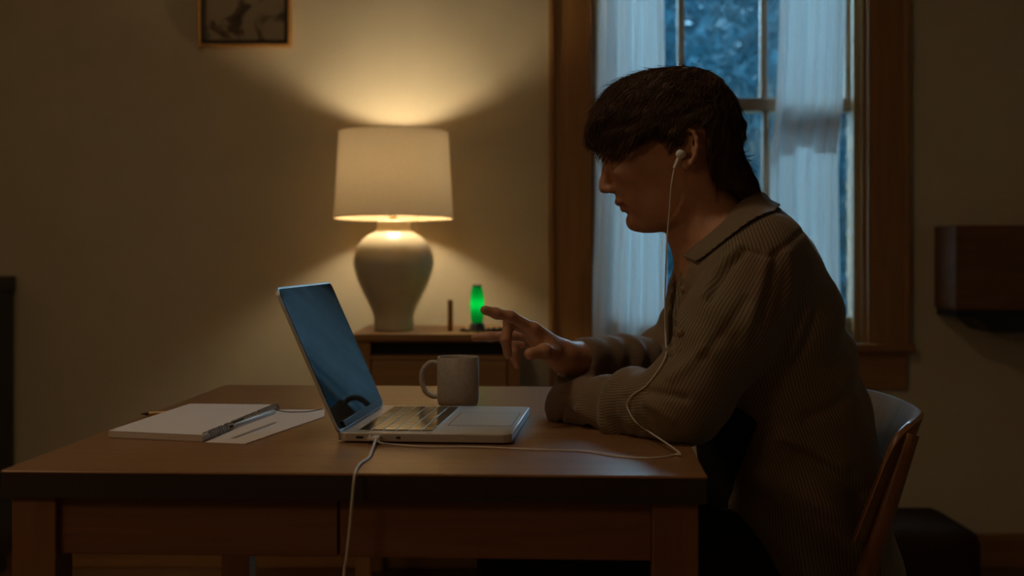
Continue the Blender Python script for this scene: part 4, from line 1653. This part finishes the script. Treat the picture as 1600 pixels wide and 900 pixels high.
# cuffs and neck are open
dl = (L_wr - L_el).normalized()
S.cone(L_c + dl * .014, L_c + dl * .07, .031, .034, .002, sub=True)
dr_ = (R_wr - R_el).normalized()
S.cone(R_c + dr_ * .012 + Vector((-.004, -.004, -.008)), R_c + dr_ * .075 + Vector((-.008, 0, -.014)), .029, .031, .003, sub=True)
S.chain([H(1099, 325), H(1116, 372)], [.057, .058], .004, sub=True)
S.cone(H(1088, 378), H(1072, 398), .026, .018, .006, sub=True)
shirt = S.mesh('shirt', M_shirt, person, 2)
del S
n = len(shirt.data.vertices)
sv = np.empty(n * 3, dtype=np.float32)
shirt.data.vertices.foreach_get('co', sv)
sv = sv.reshape(-1, 3).astype(np.float64)
low = (sv[:, 2] < TZ + .0015) & (sv[:, 0] < .245) & (sv[:, 2] > TZ - .05)
sv[low, 2] = TZ + .0015
shirt.data.vertices.foreach_set('co', sv.astype(np.float32).ravel())


nrm_ = np.empty(n * 3, dtype=np.float32)
shirt.data.vertices.foreach_get('normal', nrm_)
nrm_ = nrm_.reshape(-1, 3).astype(np.float64)
spx = 800 + sv[:, 0] * F / sv[:, 1]
spy = HY + (CH - sv[:, 2]) * F / sv[:, 1]
facing = (nrm_[:, 1] < .1) & (sv[:, 1] < YC + .05)


def crease(path, width, amount, fac=facing):
    """press (negative) or raise a fold along a line on the near side of the shirt"""
    best = np.full(n, 1e9)
    for (x0, y0), (x1, y1) in zip(path[:-1], path[1:]):
        dx, dy = x1 - x0, y1 - y0
        t = np.clip(((spx - x0) * dx + (spy - y0) * dy) / (dx * dx + dy * dy), 0, 1)
        best = np.minimum(best, np.hypot(spx - x0 - t * dx, spy - y0 - t * dy))
    g_ = amount * np.exp(-(best / width) ** 2) * fac
    sv[:] = sv + nrm_ * g_[:, None]


crease([(1252, 362), (1228, 384), (1199, 403), (1187, 397), (1155, 389)], 4, -.0030)
crease([(1155, 386), (1135, 405), (1116, 432), (1102, 460)], 7, .0055)
crease([(1160, 398), (1142, 416), (1122, 446), (1108, 470)], 6, -.0045)
crease([(1199, 404), (1190, 440), (1176, 490), (1160, 540)], 9, .0040)
crease([(1212, 400), (1205, 450), (1190, 500)], 7, -.0040)
crease([(1232, 396), (1234, 450), (1226, 505)], 8, .0042)
crease([(1262, 480), (1250, 520), (1236, 548)], 9, .0060)
crease([(1270, 500), (1256, 540), (1240, 566)], 8, -.0060)
crease([(1100, 545), (1075, 570), (1050, 590)], 9, .0045)
crease([(1069, 410), (1058, 450), (1051, 500), (1046, 552)], 4.5, -.0120)
crease([(1080, 420), (1070, 460), (1063, 510), (1060, 545)], 5, .0040)
crease([(1165, 470), (1130, 520), (1095, 560)], 8, -.0035)
crease([(978, 622), (983, 646), (1000, 670)], 6, -.0045)
crease([(968, 618), (972, 646), (985, 672)], 7, .0040)
crease([(881, 634), (905, 656), (932, 676), (962, 690)], 4, -.0060)
crease([(880, 636), (877, 650), (876, 664)], 3, -.0050)
crease([(905, 640), (935, 662), (965, 680)], 8, .0045)
crease([(1010, 628), (1030, 640), (1050, 656)], 8, .0045)
crease([(1015, 612), (1040, 616), (1070, 622)], 7, -.0045)
crease([(1225, 700), (1260, 716), (1310, 745), (1345, 772)], 11, -.0065)
crease([(1230, 686), (1268, 700), (1318, 728)], 11, .0060)
crease([(1250, 800), (1290, 816), (1340, 838)], 11, -.0060)
crease([(1260, 655), (1300, 640), (1335, 610)], 10, -.0050)
shirt.data.vertices.foreach_set('co', sv.astype(np.float32).ravel())
shirt.data.update()


def stripe_coord(sv):
    zt_ = np.array([CH - (r[0] - HY) / sH for r in tor_tab])[::-1]
    cx_ = np.array([(r[3] - 800) / sH for r in tor_tab])[::-1]
    cxv = np.interp(sv[:, 2], zt_, cx_)
    tcoord = np.arctan2(sv[:, 0] - cxv, -(sv[:, 1] - YC)) * .165
    best = np.full(len(sv), 1e9)
    u = np.zeros(len(sv))
    for pts, rad in ((Lsl, Lr), (Rsl, Rr)):
        for i in range(len(pts) - 1):
            a, b2 = np.array(pts[i]), np.array(pts[i + 1])
            ab = b2 - a
            t = np.clip(((sv - a) @ ab) / (ab @ ab), 0, 1)
            c = a + t[:, None] * ab
            d = np.linalg.norm(sv - c, axis=1) - (rad[i] + (rad[i + 1] - rad[i]) * t)
            tn = ab / np.linalg.norm(ab)
            ref = np.array([0, -1.0, 0])
            e1 = ref - tn * (ref @ tn)
            e1 /= np.linalg.norm(e1)
            e2 = np.cross(tn, e1)
            r_ = sv - c
            an = np.arctan2(r_ @ e2, r_ @ e1)
            m = d < best
            best[m] = d[m]
            u[m] = (an * .055)[m]
    zcut = L_sh.z + .01
    is_sl = ((best < .010) | ((best < .035) & ((sv[:, 0] < .275) | (sv[:, 1] < YC - .205)))) & ((np.abs(sv[:, 1] - YC) > .135) | (sv[:, 0] < .255)) & (sv[:, 2] < zcut)
    return np.where(is_sl, u, tcoord)


at = shirt.data.attributes.new('stripe', 'FLOAT', 'POINT')
at.data.foreach_set('value', stripe_coord(sv).astype(np.float32))


shirt_bvh = BVHTree.FromPolygons([Vector(v) for v in sv], [tuple(p.vertices) for p in shirt.data.polygons])


# collar: a stand with a folded leaf round the neck
def collar():
    fold = [(1184, 300, 0), (1174, 303, .036), (1152, 320, .058), (1124, 346, .0655), (1099, 371, .058), (1081, 389, .040), (1070, 400, .016)]
    leaf = [(1205, 323, 0), (1199, 334, .050), (1178, 354, .084), (1150, 375, .098), (1126, 400, .092), (1109, 418, .078), (1093, 428, .056)]
    near_f = spline([H(x, y, -d) for x, y, d in fold], 7)
    near_l = spline([H(x, y, -d) for x, y, d in leaf], 7)
    far_f = spline([H(x, y, d) for x, y, d in fold], 7)
    far_l = spline([H(x, y, d) for x, y, d in leaf], 7)
    ff = list(reversed(far_f))[:-1] + near_f
    ll = list(reversed(far_l))[:-1] + near_l
    ctr = H(1110, 360, 0)
    m = MB()
    rows_ = []

    def clear(p, gap):
        q = p - ctr
        d = Vector((q.x * .5, q.y, .0))
        d = (d.normalized() + Vector((0, 0, .30))).normalized()
        h = shirt_bvh.ray_cast(p + d * .12, -d, .16)
        if h[0] is not None and (h[0] - p).dot(d) > -gap:
            p = h[0] + d * gap
        return p
    for f_, l_ in zip(ff, ll):
        out = (l_ - f_)
        inn = Vector((f_.x - ctr.x, f_.y - YC, 0)).normalized()
        stand = f_ - inn * .002 + Vector((.008, 0, -.030))
        pa = f_ + out * .04 + inn * .002 + Vector((0, 0, .0015))
        pb = clear(f_ + out * .35 + inn * .006 + Vector((0, 0, .004)), .007)
        pc = clear(f_ + out * .72 + Vector((0, 0, .004)), .006)
        pd = clear(l_, .0065)
        rows_.append([stand, f_, pa, pb, pc, pd])
    vs = [[m.bm.verts.new(p - off) for p in r] for r in rows_]
    nr = len(rows_)
    for i in range(nr - 1):
        for j in range(5):
            m.bm.faces.new((vs[i][j], vs[i + 1][j], vs[i + 1][j + 1], vs[i][j + 1]))
    o = m.build('collar', M_shirt, None, smooth=True, angle=80)
    o.parent = shirt
    o.location = off
    a_ = o.data.attributes.new('stripe', 'FLOAT', 'POINT')
    vals = []
    arc = 0
    for i in range(nr):
        if i:
            arc += (rows_[i][3] - rows_[i - 1][3]).length
        vals += [arc * .35 + t_ * .046 for t_ in (0, .2, .22, .45, .75, 1.0)]
    a_.data.foreach_set('value', np.array(vals, dtype=np.float32))
    so_ = o.modifiers.new('thick', 'SOLIDIFY')
    so_.thickness = .0025
    so_.offset = 1
    sb = o.modifiers.new('sub', 'SUBSURF')
    sb.levels = sb.render_levels = 1
    return o


collar()
eye_ = Vector((0, 0, CH))


def ray_on(px, py, tree, lift=.0018):
    d = (P(px, py, 1.0) - eye_).normalized()
    h = tree.ray_cast(eye_, d)
    return None if h[0] is None else h[0] - d * lift


for (px, py) in ((1052, 452), (1047, 520)):
    p = ray_on(px + 16, py, shirt_bvh, .001)
    if p:
        bo = MB().lathe([(0, 0), (.0052, 0), (.0056, .0012), (.0040, .0022), (0, .0018)], 16, cap=False).build('button', M_button, None, smooth=True)
        bo.parent = shirt
        bo.location = p
        bo.rotation_euler = (PI / 2, 0, -.4)

# ---- trousers and shoes
J = Field((-.14, 1.93, .06), (.62, 2.31, .70), .006)
for sgn in (-1, 1):
    hip = Vector((.47, YC + sgn * .075, .545))
    knee = Vector((.02, YC + sgn * .095, .545))
    ank = Vector((.03, YC + sgn * .11, .10))
    J.chain([hip, knee], [.086, .068], .03)
    J.chain([knee, knee.lerp(ank, .5), ank], [.066, .058, .052], .03)
J.ell((.47, YC, .56), (.11, .165, .105), .05)
g = J.region(J.lo, J.lo + (J.n - 1) * J.res)
sl, X, Y, Z = g
J.v[sl] += (waves((X, Y, Z), 60, 41, 7) * .004).astype(np.float32)
J.mesh('trousers', M_jean, person, 1)
del J
for sgn in (-1, 1):
    S2 = Field((-.22, YC + sgn * .11 - .07, -.01), (.09, YC + sgn * .11 + .07, .15), .005)
    c = YC + sgn * .11
    S2.chain([Vector((.04, c, .05)), Vector((-.06, c, .045)), Vector((-.15, c, .035))], [.042, .041, .034], .02)
    S2.cone(Vector((.03, c, .06)), Vector((.03, c, .12)), .042, .040, .02)
    S2.add(lambda X, Y, Z: (.002 - Z) + 0 * X + 0 * Y, S2.lo, S2.lo + S2.n * S2.res, 0, inter=True)
    S2.mesh('shoe', M_shoe, person, 1)

# ------------------------------------------------------------------ chair
chair = thing('dining_chair', 'bentwood dining chair with a curved wooden back, behind the seated man', 'chair', (.38, YC, 0))
rim = [(.518, .216, .668, .606), (.521, .220, .700, .606), (.528, .222, .728, .606), (.545, .216, .757, .606), (.572, .196, .774, .604), (.592, .165, .781, .602), (.602, .11, .783, .600), (.606, 0, .784, .600)]
full = [(x, -y, z1, z0) for x, y, z1, z0 in rim] + [(x, y, z1, z0) for x, y, z1, z0 in reversed(rim[:-1])]
top_ = spline([(x, y, z) for x, y, z, _ in full], 5)
bot_ = spline([(x, y, z) for x, y, _, z in full], 5)
m = MB()
th = .013
nrw = []
for i, (t_, b2) in enumerate(zip(top_, bot_)):
    tn = (top_[min(i + 1, len(top_) - 1)] - top_[max(i - 1, 0)])
    nn = Vector((tn.y, -tn.x, 0)).normalized()
    rake = Vector((-.10, 0, 0)) * 0
    lean = Vector(((b2.z - t_.z) * .38, 0, 0))
    A1, A2 = t_ + nn * th / 2, t_ - nn * th / 2
    B1, B2 = b2 + nn * th / 2 + lean, b2 - nn * th / 2 + lean
    mid = (t_ + Vector((0, 0, .003)))
    nrw.append([m.bm.verts.new(p - Vector((.38, 0, 0))) for p in (B1, A1 - Vector((0, 0, .004)), A1 * .7 + A2 * .3 + Vector((0, 0, .001)), A1 * .3 + A2 * .7 + Vector((0, 0, .001)), A2 - Vector((0, 0, .004)), B2)])
for a, b2 in zip(nrw[:-1], nrw[1:]):
    for j in range(6):
        j2 = (j + 1) % 6
        m.bm.faces.new((a[j], b2[j], b2[j2], a[j2]))
m.bm.faces.new(nrw[0])
m.bm.faces.new(list(reversed(nrw[-1])))
m.build('backrest', M_chair, chair, smooth=True, angle=50)
for sgn in (-1, 1):
    y_ = sgn * .178
    yp = sgn * .207
    MB().tube([(.568 - .38, yp, .757), (.540 - .38, yp, .672), (.503 - .38, yp, .555), (.482 - .38, yp, .44), (.545 - .38, yp, 0)], .014, 12, radii=[.0120, .0138, .0148, .0155, .012]).build('rear_leg', M_chair, chair, smooth=True)
    MB().tube([(.16 - .38, y_, .43), (.13 - .38, y_ * 1.1, 0)], .016, 10, radii=[.018, .013]).build('front_leg', M_chair, chair, smooth=True)
MB().prism([(x - .38, y) for x, y in round_rect(.10, .53, -.215, .215, .08)], .425, .447).build('seat', M_chair, chair)
for sgn in (-1, 1):
    MB().box(.16 - .38, .51 - .38, sgn * .178 - .009, sgn * .178 + .009, .375, .425).build('seat_rail', M_chair, chair)

# ------------------------------------------------------------------ earphones
body_bvh = BVHTree.FromPolygons([Vector(v) for v in bvz.astype(np.float64)], [tuple(p.vertices) for p in body.data.polygons])
ep = thing('earphones', 'white wired earphones running from his ear across the table to the laptop', 'earphones', on_table(590, 692))
eo_ = Vector(ep.location)
eb = H(1063, 241, -.088)
es = H(1053.5, 263, -.0875)
MB().sphere(eb - eo_, .0075, 16, (1, .8, 1)).sphere(eb - eo_ + Vector((.004, .004, 0)), .006, 14).build('earbud', M_white, ep, smooth=True)
MB().tube([eb - eo_, eb.lerp(es, .5) - eo_, es - eo_], .003, 10, radii=[.0034, .003, .0026]).build('stem', M_white, ep, smooth=True)
pts = [es, H(1049, 290, -.092), H(1046, 330, -.085), H(1042.5, 372, -.080), H(1040, 430, -.075), H(1039, 490, -.072), H(1040, 530, -.085)]
for (px, py) in ((1041, 552), (1034, 570), (1022, 588), (1008, 604), (990, 616), (980, 630), (984, 645), (994, 660), (1012, 673), (1032, 687), (1048, 697)):
    p = ray_on(px, py, shirt_bvh, .0035)
    if p is not None and p.y < 2.3:
        pts.append(p)
tabz = TZ + .0018
for (px, py, z) in ((1060, 706, tabz + .004), (1054, 710, tabz), (1040, 713.5, tabz), (1010, 715.5, tabz), (975, 714, tabz), (945, 709.5, tabz), (915, 705, tabz), (880, 703.5, tabz), (830, 702, tabz), (780, 699.5, tabz),
                    (730, 698, tabz), (690, 698, tabz), (650, 697, tabz), (615, 694.5, tabz), (597, 692.5, tabz + .003)):
    pts.append(on_table(px, py, z))
lapM = Matrix.Translation((-.247, 1.893, TZ)) @ Matrix.Rotation(LA, 4, 'Z')
pj = lapM @ Vector((.048, -.012, .0082))
pts.append(pj + Vector((.012, -.003, -.003)))
pts.append(pj)
MB().tube([p - eo_ for p in spline(pts, 6)], .0012, 6).build('cord', M_cord, ep, smooth=True)
MB().tube([pj - eo_, lapM @ Vector((.048, -.0008, .0082)) - eo_], .0028, 10).build('jack', M_white, ep, smooth=True)

# charging cable
cb = thing('charging_cable', 'white charging cable plugged into the laptop and hanging over the front table edge', 'cable', on_table(556, 742))
co0 = Vector(cb.location)
pk = lapM @ Vector((.058, -.001, .0082))
plug = MB()
M4 = Matrix.Translation(pk - co0) @ Matrix.Rotation(LA, 4, 'Z')
plug.box(-.0055, .0055, -.016, 0, -.003, .003, .0015, M=M4)
plug.build('plug', M_white, cb, smooth=True)
e0 = pk + Vector((0, -.016, 0))
cpts = [e0, e0 + Vector((0, -.008, -.001)), on_table(580, 706, TZ + .004), on_table(576, 715, TZ + .002), on_table(563, 724, TZ + .002), on_table(557, 733, TZ + .002)]
ey = cpts[-1].y
fy = 2.158 - TD / 2 * math.cos(TA) + 0
fp = on_table(553.5, 744, TZ)
cpts += [Vector((fp.x, 1.6325, TZ + .0025)), Vector((fp.x - .001, 1.624, TZ - .004)), P(550, 785, 1.622), P(546, 830, 1.622), P(541, 875, 1.62), P(537, 910, 1.62), P(530, 1100, 1.60), Vector((-.22, 1.55, .02)), Vector((-.3, 1.4, .003)), Vector((-.5, 1.2, .003))]
MB().tube([p - co0 for p in spline(cpts, 6)], .0017, 8).build('cord', M_cord, cb, smooth=True)
